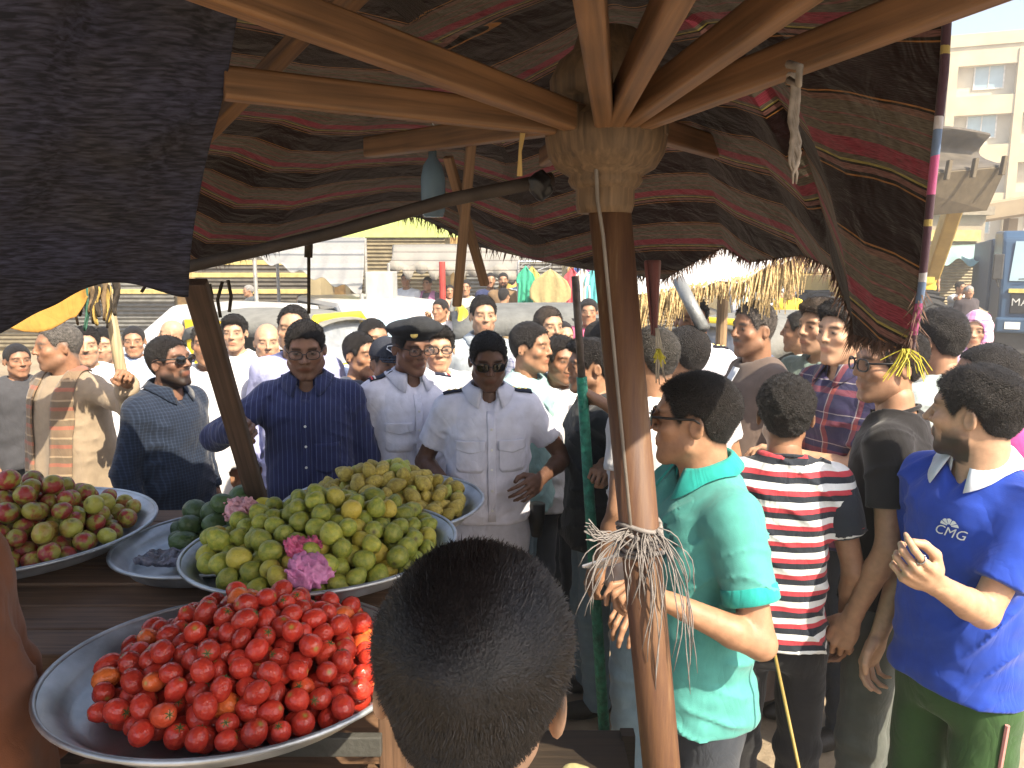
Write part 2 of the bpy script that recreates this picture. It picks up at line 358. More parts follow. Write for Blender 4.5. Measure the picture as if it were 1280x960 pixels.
def hand_mesh(pose, h):
    if (pose, h) not in _HD: _HD[pose, h] = surf(hand_fn(pose), (-.10, -.035, -.10), (.07, .20, .04), h)
    return _HD[pose, h]

# ------------------------------------------------------------ people
TZ = np.array([.80, .86, .93, 1.00, 1.08, 1.18, 1.28, 1.36, 1.41, 1.45, 1.50])
TW = np.array([.154, .164, .166, .154, .144, .150, .162, .166, .152, .112, .060])
TD = np.array([.100, .112, .118, .110, .106, .112, .122, .120, .104, .082, .058])
def person(label, head, D, yaw, skin=(.36, .20, .12), S=None, hyaw=None, pitch=0, tilt=0, hv=0, hair='short', hairc=(.012, .009, .008), beard=None,
           top='shirt', tmat=None, sleeve=.55, hem=.82, bmat=None, collar=None, fat=1.0, belly=0, arms=(None, None), hands=('relaxed', 'relaxed'),
           acc=(), group=None, h=None, lean=0, cat='person', hook=None, wide=1.0, strands=False, drop=0, shoes=True):
    """head: pixel of the top of the head; D: distance in metres; yaw 0 faces the camera, +90 faces the viewer's right"""
    hp = PY(head[0], head[1], D); S = S or hp.z; base = hp.z-S
    hs = (.55+.45*S/1.75); k = S/1.75
    if h is None: h = .0045 if D < 2.3 else (.006 if D < 3.6 else (.0085 if D < 6 else .014))
    hb = (.0085 if D < 2.4 else max(h*2.0, .011)) if D < 6 else .026
    hyaw = yaw if hyaw is None else hyaw
    rz = math.pi+R(yaw); root = thing('person', label, cat, (0, 0, 0), rz, group)
    Mh = Matrix.Rotation(R(hyaw-yaw), 4, 'Z') @ Matrix.Rotation(R(-pitch), 4, 'X') @ Matrix.Rotation(R(tilt), 4, 'Y')
    ln = R(lean); hz = 1.75*k-.120*hs
    # head centre over the neck, leaning forward
    hc = Vector((0, .028*k+math.sin(ln)*.5, hz)); off = Mh @ Vector((0, 0, .12*hs)); topv = Matrix.Rotation(rz, 4, 'Z') @ (hc+Vector((off.x, off.y, 0)))
    root.location = (hp.x-topv.x, hp.y-topv.y, base)
    inv = (Matrix.Translation(root.location) @ Matrix.Rotation(rz, 4, 'Z')).inverted()
    sh = lambda z: math.sin(ln)*max(0, z-.95)*1.0            # forward shift of the torso when leaning
    # arms by two-bone reach
    J = []
    for s in (1, -1):
        a = arms[0 if s == 1 else 1]; sp = Vector((s*.168*k*wide, sh(1.42)-.01*k, 1.418*k)); L1, L2 = .285*k, .25*k
        if a is None: tgt = sp+Vector((s*.075*k, .05*k, -.51*k)); hint = Vector((s*.5, -1, 0))
        elif a == 'hip': tgt = sp+Vector((s*.02*k, .06*k, -.40*k)); hint = Vector((s*1, -.5, 0))
        elif a == 'back': tgt = sp+Vector((-s*.12*k, -.17*k, -.42*k)); hint = Vector((s*.8, -.6, 0))
        elif a == 'fold': tgt = sp+Vector((-s*.20*k, .24*k, -.24*k)); hint = Vector((s*.7, -.2, -.8))
        else:
            tgt = inv @ PY(*a[:3]); hint = Vector(a[3]) if len(a) > 3 else Vector((s*.6, -.3, -.8))
        v = tgt-sp; dl = min(v.length, (L1+L2)*.995)
        if v.length > dl: tgt = sp+v.normalized()*dl
        v = tgt-sp; c = (L1*L1-L2*L2+dl*dl)/(2*dl); hgt = math.sqrt(max(L1*L1-c*c, 0)); n = v.normalized()
        pr = hint-n*hint.dot(n); pr.normalize(); el = sp+n*c+pr*hgt
        J.append((sp, el, tgt, pr))
    tw, td = TW*fat*wide, TD*fat
    bel = belly*np.exp(-((TZ-1.05)/.14)**2)
    def torso(X, Y, Z, g, gd, zt, loose=0):
        zz = Z.ravel()/k; w = np.interp(zz, TZ, tw)*k+g; d = np.interp(zz, TZ, td+bel*.5)*k+gd; cy = (np.interp(zz, TZ, bel*.5)-.008)*k+np.array([sh(q) for q in zz])
        if loose: m_ = np.clip((1.36-zz)/.2, 0, 1)*loose*(np.clip((zz-.955)/.10, 0, 1)**.5 if loose < 1 else 1); w = np.maximum(w, (tw[7]*.985*k+g)*m_+w*(1-m_)); d = np.maximum(d, (td[6]*.97*k+gd)*m_+d*(1-m_))
        if loose == 1: lw_ = np.clip((.98-zz)/.08, 0, 1)*.014; w = w+lw_; d = d+lw_
        w, d, cy = w[None, None, :], d[None, None, :], cy[None, None, :]
        q = np.sqrt((np.abs(X/w))**2.4+(np.abs((Y-cy)/d))**2.4+1e-9)**(2/2.4) if False else (np.abs(X/w)**2.5+np.abs((Y-cy)/d)**2.5+1e-9)**(1/2.5)
        f = (q-1)*np.minimum(w, d)
        f = smax(f, (Z-zt*k), .03)
        for s, (sp, el, tg, pr) in zip((1, -1), J):
            f = smin(f, cone(X, Y, Z, (s*.040*k, sh(1.44)-.016, 1.462*k), (sp.x-s*.01, sp.y, sp.z+.002), .042*k*fat+g*.8, .054*k*fat+g*.8), .045)
        return f
    # ---- the body: torso, arms, legs in skin, plus head and hands
    lo = np.min([[p.x, p.y, p.z] for j in J for p in j[:3]]+[[-.25*fat, -.2, .75*k]], 0)-.09; hi = np.max([[p.x, p.y, p.z] for j in J for p in j[:3]]+[[.25*fat, .26+belly, 1.5*k]], 0)+.09
    def bodyf(X, Y, Z):
        f = torso(X, Y, Z, -.016, -.016, 1.49); f = np.maximum(f, (.80*k-Z))
        f = smin(f, cone(X, Y, Z, (0, sh(1.46)-.012*k, 1.40*k), (hc.x, hc.y-.03, hc.z-.10*hs), .058*k, .050*hs), .03)
        for (sp, el, tg, pr) in J:
            f = smin(f, cone(X, Y, Z, sp, el, .047*k*fat**.5, .037*k*fat**.5), .02)
            m1 = el+(tg-el)*.3; f = smin(f, cone(X, Y, Z, el, m1, .037*k, .0385*k*fat**.5), .012); f = smin(f, cone(X, Y, Z, m1, tg, .0385*k*fat**.5, .0245*k), .012)
        return f
    V, F = surf(bodyf, lo, hi, hb); parts = [(V, F, np.tile(np.array(skin, float), (len(V), 1)))]
    HV, HF = head_mesh(hv, h); T = head_tint(HV, skin, beard, hairc, 1, hair); rv = np.random.default_rng(sum(map(ord, label))); sv = 1+rv.uniform(-.055, .055, 3); sv[2] = 1+rv.uniform(-.04, .02); HV = HV+np.stack([nz3(HV[:, 0], HV[:, 1], HV[:, 2], 38, rv.integers(40))*.0022*np.sign(HV[:, 0])*0, nz3(np.abs(HV[:, 0]), HV[:, 1], HV[:, 2], 42, rv.integers(40))*.0028, nz3(np.abs(HV[:, 0]), HV[:, 1], HV[:, 2], 30, rv.integers(40))*.003*(HV[:, 2] < 0)], 1)
    Mhead = Matrix.Translation(hc) @ Mh @ Matrix.Diagonal((hs*sv[0], hs*sv[1], hs*sv[2], 1))
    def xf(M, V): A = np.array(M); return V @ A[:3, :3].T+A[:3, 3]
    parts.append((xf(Mhead, HV), HF, T))
    HM = []
    for s, (sp, el, tg, pr), hpz, a in zip((1, -1), J, hands, arms):
        Vh, Fh = hand_mesh(hpz, max(h, .0045)); y = (tg-el).normalized()
        if isinstance(a, tuple) and len(a) > 4: zb = Vector(a[4])
        elif a is None: zb = Vector((s, .15, 0))
        else: zb = pr*-1
        zb = zb-y*zb.dot(y); zb.normalize(); x = y.cross(zb)
        M = Matrix((x, y, zb)).transposed().to_4x4(); M = Matrix.Translation(tg) @ M @ Matrix.Scale(k, 4)
        # right hand: thumb at -X of the template; the left hand mirrors it
        Vm = Vh.copy(); Fm = Fh
        if s == -1: Vm[:, 0] *= -1; Fm = Fh[:, ::-1]
        parts.append((xf(M, Vm), Fm, np.tile(np.array(skin, float), (len(Vm), 1)))); HM.append(M)
    if top != 'robe' or True:
        def legf(X, Y, Z):
            A = np.abs(X); f = cone(A, Y, Z, (.09*k, -.005, .86*k), (.095*k, .01, .48*k), .075*k, .05*k)
            return smin(f, cone(A, Y, Z, (.095*k, .01, .48*k), (.10*k, -.015, .08*k), .05*k, .035*k), .02)
        V, F = surf(legf, (-.2*k, -.1*k, .04), (.2*k, .1*k, .94*k), .03); parts.append((V, F, np.tile(np.array(skin, float), (len(V), 1))))
    o = 0; VV = []; FF = []; TT = []
    for V, F, C in parts: VV.append(V); FF.append(F+o); TT.append(C); o += len(V)
    me = mesh_np('body', np.concatenate(VV), np.concatenate(FF))
    at = me.attributes.new('tint', 'FLOAT_COLOR', 'POINT'); tt = np.concatenate(TT); at.data.foreach_set('color', np.hstack([tt, np.ones((len(tt), 1))]).astype(np.float32).ravel())
    body = link('body', me, attr_mat('skin'), root)
    # ---- hair
    if hair:
        V, F = hair_mesh(hair, h); ho = link('hair', mesh_np('hair', xf(Mhead, V*1.0), F), mat('hair_%02x%02x%s' % (int(hairc[0]*255), int(hairc[2]*255), hair == 'boy'), hairc, .5 if hair == 'boy' else .55, var=.5, scale=90, bump=.15 if hair == 'boy' else .8, bscale=260, spec=.5), root)
        if not strands and D < 5.2: strands = 3500 if D > 3.3 else 5000
        if strands: add_strands(ho, xf(Mhead, V), F, Mhead, hair, hairc, strands)
    # ---- clothes
    seed = abs(hash(label)) % 97 if False else sum(map(ord, label)) % 97
    hc_ = .0062 if D < 2.4 else max(hb*.85, .0095)
    if top == 'robe':
        def robef(X, Y, Z):
            zz = Z.ravel()/k; fl = np.clip((1.36-zz)/1.25, 0, 1)
            w = np.where(zz > 1.0, np.interp(zz, TZ, tw), 0)*k+.024; d = np.where(zz > 1.0, np.interp(zz, TZ, td+bel*.5), 0)*k+.024
            w = np.maximum(w, (tw[7]*.98+.024+.12*fl)*k*(zz < 1.36)); d = np.maximum(d, (td[6]+.022+belly*.6*np.clip((1.3-zz)/.2, 0, 1)+.09*fl)*k*(zz < 1.30))
            cy = (np.interp(zz, TZ, bel*.4)-.008)*k+np.array([sh(q) for q in zz])
            th = np.arctan2(X, Y+.0001); w, d, cy, fl = (q[None, None, :] for q in (w, d, cy, fl))
            q = (np.abs(X/w)**2.4+np.abs((Y-cy)/d)**2.4+1e-9)**(1/2.4); f = (q-1)*np.minimum(w, d)
            f = f+fl*.022*np.sin(th*9+2.2*np.sin(Z*2.2+seed)+seed)+nz3(X, Y, Z, 16, seed)*.005
            f = smax(f, Z-1.50*k, .03); f = np.maximum(f, .09*k-Z)
            for s, (sp, el, tg, pr) in zip((1, -1), J):
                f = smin(f, cone(X, Y, Z, (s*.040*k, sh(1.44)-.016, 1.465*k), (sp.x-s*.01, sp.y, sp.z+.004), .056*k*fat, .066*k*fat), .045)
                wv = nz3(X, Y, Z, 34, seed+s)*.006
                e2 = el+(tg-el)*.93; f = smin(f, cone(X, Y, Z, sp, el, .064*k, .056*k)+wv, .03); f = smin(f, cone(X, Y, Z, el, e2, .056*k, .058*k)+wv, .03)
                f = f-(.008*(1-np.abs(np.sin((Z+.5*X*s)*40+2.5*nz3(X, Y, Z, 10, seed))))**4*np.clip(nz3(X, Y, Z, 7, seed+4)*1.4+.1, 0, 1) if D < 5 and s == 1 else 0)
                y = (tg-el).normalized(); cut = (X-e2.x)*y.x+(Y-e2.y)*y.y+(Z-e2.z)*y.z
                f = np.where(cut > -.12, np.maximum(f, np.where((X-e2.x)**2+(Y-e2.y)**2+(Z-e2.z)**2 < .035, cut, -1)), f)
            nk = cone(X, Y, Z, (0, hc.y-.03, 1.40*k), (0, hc.y-.012, 1.62*k), .054*k, .075*k); f = smax(f, -nk, .01)
            return f
        rl = lo-.06; rl[2] = .06; rl[0] = min(rl[0], -.40); rl[1] = min(rl[1], -.30); rh = hi+.06; rh[0] = max(rh[0], .40); rh[1] = max(rh[1], .34)
        V, F = surf(robef, rl, rh, max(hc_, .013)); shirt = link('robe', mesh_np('robe', V, F), tmat, root)
    else:
        g = {'shirt': .017, 'tee': .016, 'polo': .016}[top]
        tuck = hem > .93
        def shirtf(X, Y, Z):
            f = torso(X, Y, Z, g, g+.004, 1.50, .75 if tuck else 1.0)
            fo = nz3(X*1.0, Y*1.0, Z*1.6+X*.8, 24, seed)*.0045+nz3(X, Y, Z, 55, seed+3)*.0016+np.sin((Z*1.0+X*.45)*70+3*nz3(X, Y, Z, 9, seed))*.0022*np.clip((1.15*k-Z)/.15, 0, 1)
            f = f+fo
            if D < 4.2:                                      # crumpled folds, sharper than the soft noise
                for q, (ax_, fr_, am) in enumerate(((.75, 34, .014), (-.6, 41, .012), (.15, 27, .011))):
                    ph = (Z+ax_*X+.35*Y*(1 if q != 1 else -1))*fr_+2.6*nz3(X, Y, Z, 7, seed+q*5)
                    f = f-am*(1-np.abs(np.sin(ph)))**3*np.clip(nz3(X, Y, Z, 6.5, seed+11+q*3)*1.6-.1, 0, 1)
            f = smax(f, (hem*k+.012*np.cos(X*9)-Z) if not tuck else hem*k-Z, .006)
            for s, (sp, el, tg, pr) in zip((1, -1), J):
                if sleeve <= 1:
                    e2 = sp+(el-sp)*sleeve; a = cone(X, Y, Z, sp, e2, .056*k*fat**.6+g*.6, (.050*k*fat**.6+g*.9)); y = (el-sp).normalized()
                    al_ = (X-sp.x)*y.x+(Y-sp.y)*y.y+(Z-sp.z)*y.z; a = a+nz3(X, Y, Z, 45, seed+s)*.002-.010*(1-np.abs(np.sin(al_*42+2.2*nz3(X, Y, Z, 12, seed))))**4*np.clip(nz3(X, Y, Z, 10, seed+2)*1.4+.25, 0, 1); a = smax(a, (X-e2.x)*y.x+(Y-e2.y)*y.y+(Z-e2.z)*y.z, .004)
                else:
                    e2 = el+(tg-el)*(sleeve-1); a = smin(cone(X, Y, Z, sp, el, .057*k*fat**.6+g*.5, .046*k+g*.6), cone(X, Y, Z, el, e2, .046*k+g*.6, .034*k+g*.5), .02); y = (tg-el).normalized()
                    a = a+nz3(X, Y, Z, 48, seed+s)*.003-.009*(1-np.abs(np.sin((Z+.6*X+.4*Y)*46+2.4*nz3(X, Y, Z, 12, seed))))**4*np.clip(nz3(X, Y, Z, 9, seed+2)*1.4+.3, 0, 1); cut = (X-e2.x)*y.x+(Y-e2.y)*y.y+(Z-e2.z)*y.z; a = smax(a, np.where(cut > -.1, cut, -1), .004)
                f = smin(f, a, .03)
            nk = cone(X, Y, Z, (0, hc.y-.036, 1.435*k), (0, hc.y-.005, 1.60*k), .055*k, .085*k)
            if collar is not None and collar[1] == 'fold': nk = np.minimum(nk, cone(X, Y, Z, (0, hc.y+.03*k, 1.51*k), (0, hc.y+.115*k, 1.395*k), .040*k, .005))
            return smax(f, -nk, .006)
        l2 = lo-.04; l2[2] = hem*k-.03; l2[2] = min(l2[2], lo[2]) if sleeve > 1 else min(l2[2], min(j[1].z for j in J)-.06)
        V, F = surf(shirtf, l2, hi+.04, hc_); nm = {'shirt': 'shirt', 'tee': 't_shirt', 'polo': 'polo_shirt'}[top]
        shirt = link(nm, mesh_np(nm, V, F), tmat, root)
    if bmat is not None and top != 'robe':
        def trf(X, Y, Z):
            zz = Z.ravel()/k; m_ = np.clip((zz-.84)/.06, 0, 1)
            w = (np.interp(zz, TZ, tw)*k+.010)[None, None, :]; d = (np.interp(zz, TZ, td+bel*.4)*k+.012)[None, None, :]
            f = (np.sqrt((X/w)**2+((Y+.008*k-.0*d)/d)**2)-1)*np.minimum(w, d); f = smax(f, .80*k-Z, .03); f = np.maximum(f, Z-(1.0 if hem > .93 else min(.95, hem+.07))*k)
            A = np.abs(X); fz = np.sin(Z*75+nz3(X, Y, Z, 12, seed)*3)*.0035*np.clip((.62*k-Z)/.1, .15, 1)+nz3(X, Y, Z, 25, seed)*.004
            lg = smin(cone(A, Y, Z, (.088*k, -.008, .86*k), (.098*k, .012, .48*k), .092*k*fat**.5, .070*k), cone(A, Y, Z, (.098*k, .012, .48*k), (.105*k, -.012, .03*k), .070*k, .062*k), .03)+fz
            f = smin(f, lg, .03); return np.maximum(f, .045*k-Z)
        V, F = surf(trf, (-.30*fat*k, -.22*fat, .03), (.30*fat*k, .24*fat+belly, 1.0*k), max(hc_*1.3, .014)); link('trousers', mesh_np('trousers', V, F), bmat, root)
    if shoes:
        for s in (1, -1):
            so = link('shoe', shoe_mesh(), mat('shoe_black', (.02, .018, .016), .5), root); so.location = (s*.10*k, -.012, 0); so.scale = (k, k, k); so.rotation_euler = (0, 0, -s*.12)
    ctx = dict(root=root, shirt=shirt, J=J, k=k, hs=hs, Mhead=Mhead, hc=hc, h=h, HM=HM, D=D, sh=sh, inv=inv, body=body, fat=fat)
    if collar is not None: add_collar(ctx, collar, top)
    for a in acc: ACC[a[0]](ctx, *a[1:])
    if hook: hook(ctx)
    return ctx
_SH = []
def shoe_mesh():
    if not _SH:
        def f(X, Y, Z):
            d = smin(ell(X, Y, Z, (0, .07, .035), (.047, .14, .042)), cone(X, Y, Z, (0, -.03, .05), (0, -.035, .10), .042, .038), .03); return np.maximum(d, -Z)
        V, F = surf(f, (-.06, -.09, -.005), (.06, .22, .13), .012); me = mesh_np('shoe', V, F); _SH.append(me)
    return _SH[0]
def add_strands(parent, V, F, Mh, style, hairc, n):
    rng = np.random.default_rng(5); P0 = V[F[:, 0]]; P1 = V[F[:, 1]]; P2 = V[F[:, 2]]; P3 = V[F[:, 3]]
    N = np.cross(P2-P0, P3-P1); N /= np.linalg.norm(N, axis=1)[:, None]+1e-9; i = rng.integers(0, len(F), n)
    a, b = rng.random((n, 1)), rng.random((n, 1)); P = (P0[i]*(1-a)+P1[i]*a)*(1-b)+(P3[i]*(1-a)+P2[i]*a)*b; N = N[i]
    A = np.array(Mh); up = A[:3, 2]/np.linalg.norm(A[:3, 2]); fw = A[:3, 1]/np.linalg.norm(A[:3, 1])
    hz = ((P-A[:3, 3]) @ up)
    L = {'curly': .0065, 'boy': .014, 'short': .008, 'thick': .011, 'receding': .007, 'crop': .004, 'quiff': .010}.get(style, .008)
    w = np.clip(hz/.09, -.3, 1)[:, None]
    comb = fw[None]*np.clip(w, 0, 1)*.9-up[None]*(1-np.clip(w, 0, 1))*.9+rng.normal(0, .9 if style == 'curly' else (.20 if style == 'boy' else .28), (n, 3))
    dr = N*(.8 if style == 'curly' else (.14 if style == 'boy' else .38))+comb; dr -= N*np.minimum((dr*N).sum(1), 0)[:, None]; dr /= np.linalg.norm(dr, axis=1)[:, None]+1e-9
    ll = L*(.5+rng.random((n, 1)))*(.30+.70*np.clip((hz[:, None]+.01)/.06, 0, 1)); sd_ = np.cross(dr, N); sd_ /= np.linalg.norm(sd_, axis=1)[:, None]+1e-9; wd = .0003 if n > 30000 else (.00045 if n > 8000 else .0010)
    M_ = P+dr*ll*.55+N*.0015; E = P+dr*ll-N*ll*.12
    VV = np.concatenate([P-N*.002-sd_*wd, P-N*.002+sd_*wd, M_+sd_*wd*.8, M_-sd_*wd*.8, E]); q = np.arange(n)
    FF = [tuple(r) for r in np.stack([q, q+n, q+2*n, q+3*n], 1).tolist()]+[tuple(r) for r in np.stack([q+3*n, q+2*n, q+4*n], 1).tolist()]
    o = link('hair_strands', mesh_np('hair_strands', VV, FF), parent.data.materials[0], parent); o['kind'] = 'stuff'
def add_collar(c, spec, top):
    """spec = (material, style) style: fold | crew"""
    m, style = spec; k = c['k']; hc = c['hc']; cy = hc.y-.030; mb = MB(); rows = []
    if style == 'crew':
        mb2 = [(.066*k*math.sin(t)*1.12, cy+.064*k*math.cos(t)-.0, 1.495*k-.022*math.cos(t)*k) for t in np.linspace(0, 2*math.pi, 33)]
        mb.tube(mb2, .0065*k, 6, False); mb.build('collar', m, c['root'], True); return
    ts = np.linspace(R(24), R(336), 41)
    def row(r, z, fz): return [(r*1.10*k*math.sin(t), cy+r*k*math.cos(t)*1.02, (z-fz*math.cos(t))*k) for t in ts]
    pts = np.array([max(0, 1-abs(t-R(24))/R(45), 1-abs(t-R(336))/R(45)) for t in ts])
    mb.sheet([row(.066, 1.485, .022), row(.063, 1.522, .018), row(.066, 1.534, .017), row(.074, 1.526, .020)] +
             [[(p[0]*(1+.16*q), p[1]+.018*q*k, p[2]-(.026+.030*q)*k) for p, q in zip(row(.096, 1.520, .026), pts)]])
    sh_ = c['shirt']; bvh = BVHTree.FromPolygons([v.co for v in sh_.data.vertices], [p.vertices[:] for p in sh_.data.polygons])
    nv = len(ts); V2 = []
    for i, p in enumerate(mb.v):
        p = Vector(p)
        if i >= 3*nv:
            for _ in range(2):
                lc, no, _i, _d = bvh.find_nearest(p)
                if lc is not None and (p-lc).dot(no) < .006: p = lc+no*.0075
        V2.append(tuple(p))
    mb.v = V2; mb.build('collar', m, c['root'], True, solid=.0035)
def surf_patch(c, name, m, pts2, y_side=1, off=.004, frame=None, res=None):
    """lay an outline (list of (x,z) in body space) on the front of the shirt"""
    sh = c['shirt']; bvh = BVHTree.FromPolygons([v.co for v in sh.data.vertices], [p.vertices[:] for p in sh.data.polygons])
    xs = [p[0] for p in pts2]; zs = [p[1] for p in pts2]; me = bpy.data.meshes.new(name); bm = bmesh.new()
    vs_ = [bm.verts.new((x, 0, z)) for x, z in pts2]; bm.faces.new(vs_); bmesh.ops.triangulate(bm, faces=bm.faces[:])
    for _ in range(3): bmesh.ops.subdivide_edges(bm, edges=bm.edges[:], cuts=1, use_grid_fill=True)
    for v in bm.verts:
        hit = bvh.ray_cast(Vector((v.co.x, y_side*.8, v.co.z)), Vector((0, -y_side, 0)))
        v.co.y = (hit[0].y if hit[0] else .1)+y_side*off
    bm.to_mesh(me); bm.free(); o = link(name, me, m, c['root'])
    q = o.modifiers.new('t', 'SOLIDIFY'); q.thickness = .003; q.offset = 0; return o
def text_mesh(txt, size, shear=0):
    cu = bpy.data.curves.new('t', 'FONT'); cu.body = txt; cu.size = size; cu.align_x = 'CENTER'; cu.align_y = 'CENTER'; cu.shear = shear; cu.resolution_u = 3
    o = bpy.data.objects.new('t', cu); COL.objects.link(o); dg = bpy.context.evaluated_depsgraph_get(); me = bpy.data.meshes.new_from_object(o.evaluated_get(dg))
    bpy.data.objects.remove(o); bpy.data.curves.remove(cu); return me
def project_mesh(c, me, name, m, origin, dirv, upv, off=.003):
    """drop a flat mesh (xy) on the shirt along dirv, starting at origin"""
    sh = c['shirt']; bvh = BVHTree.FromPolygons([v.co for v in sh.data.vertices], [p.vertices[:] for p in sh.data.polygons])
    d = Vector(dirv).normalized(); u = Vector(upv); u = (u-d*u.dot(d)).normalized(); s = d.cross(u)
    bm = bmesh.new(); bm.from_mesh(me); bmesh.ops.subdivide_edges(bm, edges=[e for e in bm.edges if e.calc_length() > .012], cuts=2)
    bmesh.ops.triangulate(bm, faces=bm.faces[:])
    for v in bm.verts:
        p = Vector(origin)+s*v.co.x+u*v.co.y; hit = bvh.ray_cast(p-d*.5, d); v.co = (hit[0] if hit[0] else p)-d*off
    bm.to_mesh(me); bm.free(); return link(name, me, m, c['root'])
# ---- things worn
def hx(c, p): return c['Mhead'] @ Vector(p)
def a_glasses(c, kind='sun', fm=None):
    fm = mat('glasses_frame', (.015, .014, .014), .35, bump=0); root = c['root']
    fr = MB()
    for s in (1, -1):
        pts = []
        for t in np.linspace(0, 2*math.pi, 25):
            e = 2.6; ct, st = math.cos(t), math.sin(t); x = abs(ct)**(2/e)*math.copysign(1, ct)*.026; z = abs(st)**(2/e)*math.copysign(1, st)*.0185
            pts.append(hx(c, (s*.034+x, .101-.18*max(0, s*(s*.034+x)-.02), .006+z)))
        fr.tube(pts, .0019*c['hs'] if kind != 'thick' else .0029, 5, False)
        fr.tube([hx(c, (s*.059, .094, .014)), hx(c, (s*.076, .05, .016)), hx(c, (s*.083, -.005, .018)), hx(c, (s*.081, -.028, .004))], .0021 if kind == 'thin' else .0034, 5)
    fr.tube([hx(c, (-.009, .103, .010)), hx(c, (0, .1075, .012)), hx(c, (.009, .103, .010))], .0022, 5)
    g = fr.build('glasses', fm, root, True)
    lm = mat('lens_dark', (.008, .007, .007), .08, bump=0, spec=.8) if kind == 'sun' else mat('lens_clear', (.25, .25, .27), .05, bump=0, alpha=.10)
    for s in (1, -1):
        me = MB(); P = [hx(c, (s*.034, .103, .006))]
        for t in np.linspace(0, 2*math.pi, 24, endpoint=False):
            e = 2.6; ct, st = math.cos(t), math.sin(t); x = abs(ct)**(2/e)*math.copysign(1, ct)*.025; z = abs(st)**(2/e)*math.copysign(1, st)*.0175
            P.append(hx(c, (s*.034+x, .101-.18*max(0, s*(s*.034+x)-.02), .006+z)))
        me.add(P, [(0, 1+i, 1+(i+1) % 24) for i in range(24)]); me.build('lens', lm, g, True)
def sd_child(c, name, fn, lo, hi, h, m):
    V, F = surf(fn, lo, hi, h); A = np.array(c['Mhead']); return link(name, mesh_np(name, V @ A[:3, :3].T+A[:3, 3], F), m, c['root'])
def a_beret(c):
    m = mat('beret_felt', (.022, .024, .028), .9, var=.3, scale=40, bump=.4, bscale=300)
    def f(X, Y, Z):
        z = Z-.30*X*0-.28*(Y+.02)*.5; d = ell(X+.012, Y+.004, z, (0, 0, .090), (.122, .134, .044))
        d = smin(d, ell(X, Y, z, (0, .055, .105), (.07, .06, .04)), .03); d = smin(d, ell(X, Y, Z, (0, -.012, .06), (.081, .104, .040)), .015)
        return np.maximum(d+nz3(X, Y, Z, 40, 2)*.0015, (.050+.12*(Y*0)-Z)-.10*(Y+.0)*0)
    sd_child(c, 'beret', f, (-.15, -.15, .03), (.15, .15, .17), max(c['h'], .005), m)
    b = MB(); b.lathe([(.0, 0), (.014, .001), (.017, .003), (.014, .005), (0, .006)], 14); o = b.build('badge', mat('badge_gold', (.7, .55, .2), .3, .9), c['root'], True)
    o.location = hx(c, (.045, .098, .085)); o.rotation_euler = (R(-80), 0, R(-20))
def a_cap(c):
    m = mat('cap_cloth', (.028, .032, .045), .85, bump=.3, bscale=200)
    def f(X, Y, Z):
        d = ell(X, Y, Z, (0, -.010, .046), (.085, .105, .092)); d = np.maximum(d, .040-Z+.02*Y)
        br = np.maximum(ell(X, Y, Z+X*X*2.2, (0, .085, .047), (.078, .095, .05)), np.abs(Z+X*X*2.2+.22*(Y-.08)-.047)-.004); return np.minimum(d, np.maximum(br, .06-Y))
    o = sd_child(c, 'cap', f, (-.10, -.13, .02), (.10, .19, .15), max(c['h'], .005), m)
    e = MB(); z = .082                                       # pale shield outline on the front panel
    for pts in ([(-.026, .016), (.026, .016), (.034, .004), (0, -.024), (-.034, .004), (-.026, .016)], [(-.016, .006), (.010, .008), (.014, -.002), (-.006, -.010)]):
        e.tube([hx(c, (x, .099-.9*(q)*.9-abs(x)*.35, z+q)) for x, q in pts], .0026, 5)
    e.build('emblem', mat('emblem_white', (.75, .77, .8), .5, bump=0), c['root'])
def a_hijab(c, m):
    def f(X, Y, Z):
        d = ell(X, Y, Z, (0, -.012, .02), (.094, .116, .125)); d = smin(d, cone(X, Y, Z, (0, -.02, -.07), (0, -.03, -.19), .088, .125), .05)
        d = smin(d, ell(X, Y, Z, (0, .02, -.20), (.17, .14, .07)), .05)+np.sin(Z*60+X*30+nz3(X, Y, Z, 14)*3)*.003
        return smax(d, -ell(X, Y, Z, (0, .115, -.012), (.060, .10, .092)), .008)
    sd_child(c, 'headscarf', f, (-.21, -.2, -.27), (.21, .2, .16), max(c['h'], .007), m)
def a_epaulettes(c, stripes=False):
    m = mat('epaulette', (.012, .016, .035), .8, bump=.2)
    for s, (sp, el, tg, pr) in zip((1, -1), c['J']):
        sh = c['shirt']; bvh = BVHTree.FromPolygons([v.co for v in sh.data.vertices], [p.vertices[:] for p in sh.data.polygons]); k = c['k']; rows = []
        for i in range(9):
            x = sp.x*(.50+.62*i/8); wv = (.024+.006*i/8)*k
            row = []
            for j in range(5):
                y = sp.y+(j/4-.5)*2*wv; hit = bvh.ray_cast(Vector((x, y, 1.7*k)), Vector((0, 0, -1))); row.append(Vector((x, y, (hit[0].z if hit[0] else sp.z+.06)+.006)))
            rows.append(row)
        e = MB().sheet(rows).build('epaulette', m, c['root'], True, solid=.005)
        if stripes:
            for q in (6, 7): MB().sheet([[p+Vector((0, 0, .004)) for p in rows[q]], [p+Vector((s*.007, 0, .0035)) for p in rows[q]]]).build('rank_bar', mat('rank_white', (.75, .7, .7), .6, bump=0) if q == 6 else mat('rank_red', (.55, .05, .06), .6, bump=0), e, True, solid=.003)
        else:
            for q in (2, 4, 6):
                st = MB().lathe([(0, .004), (.009, .002), (.010, 0)], 5, rows[q][2]+Vector((0, 0, .003))); st.build('rank_star', mat('badge_gold', (.7, .55, .2), .3, .9), e)
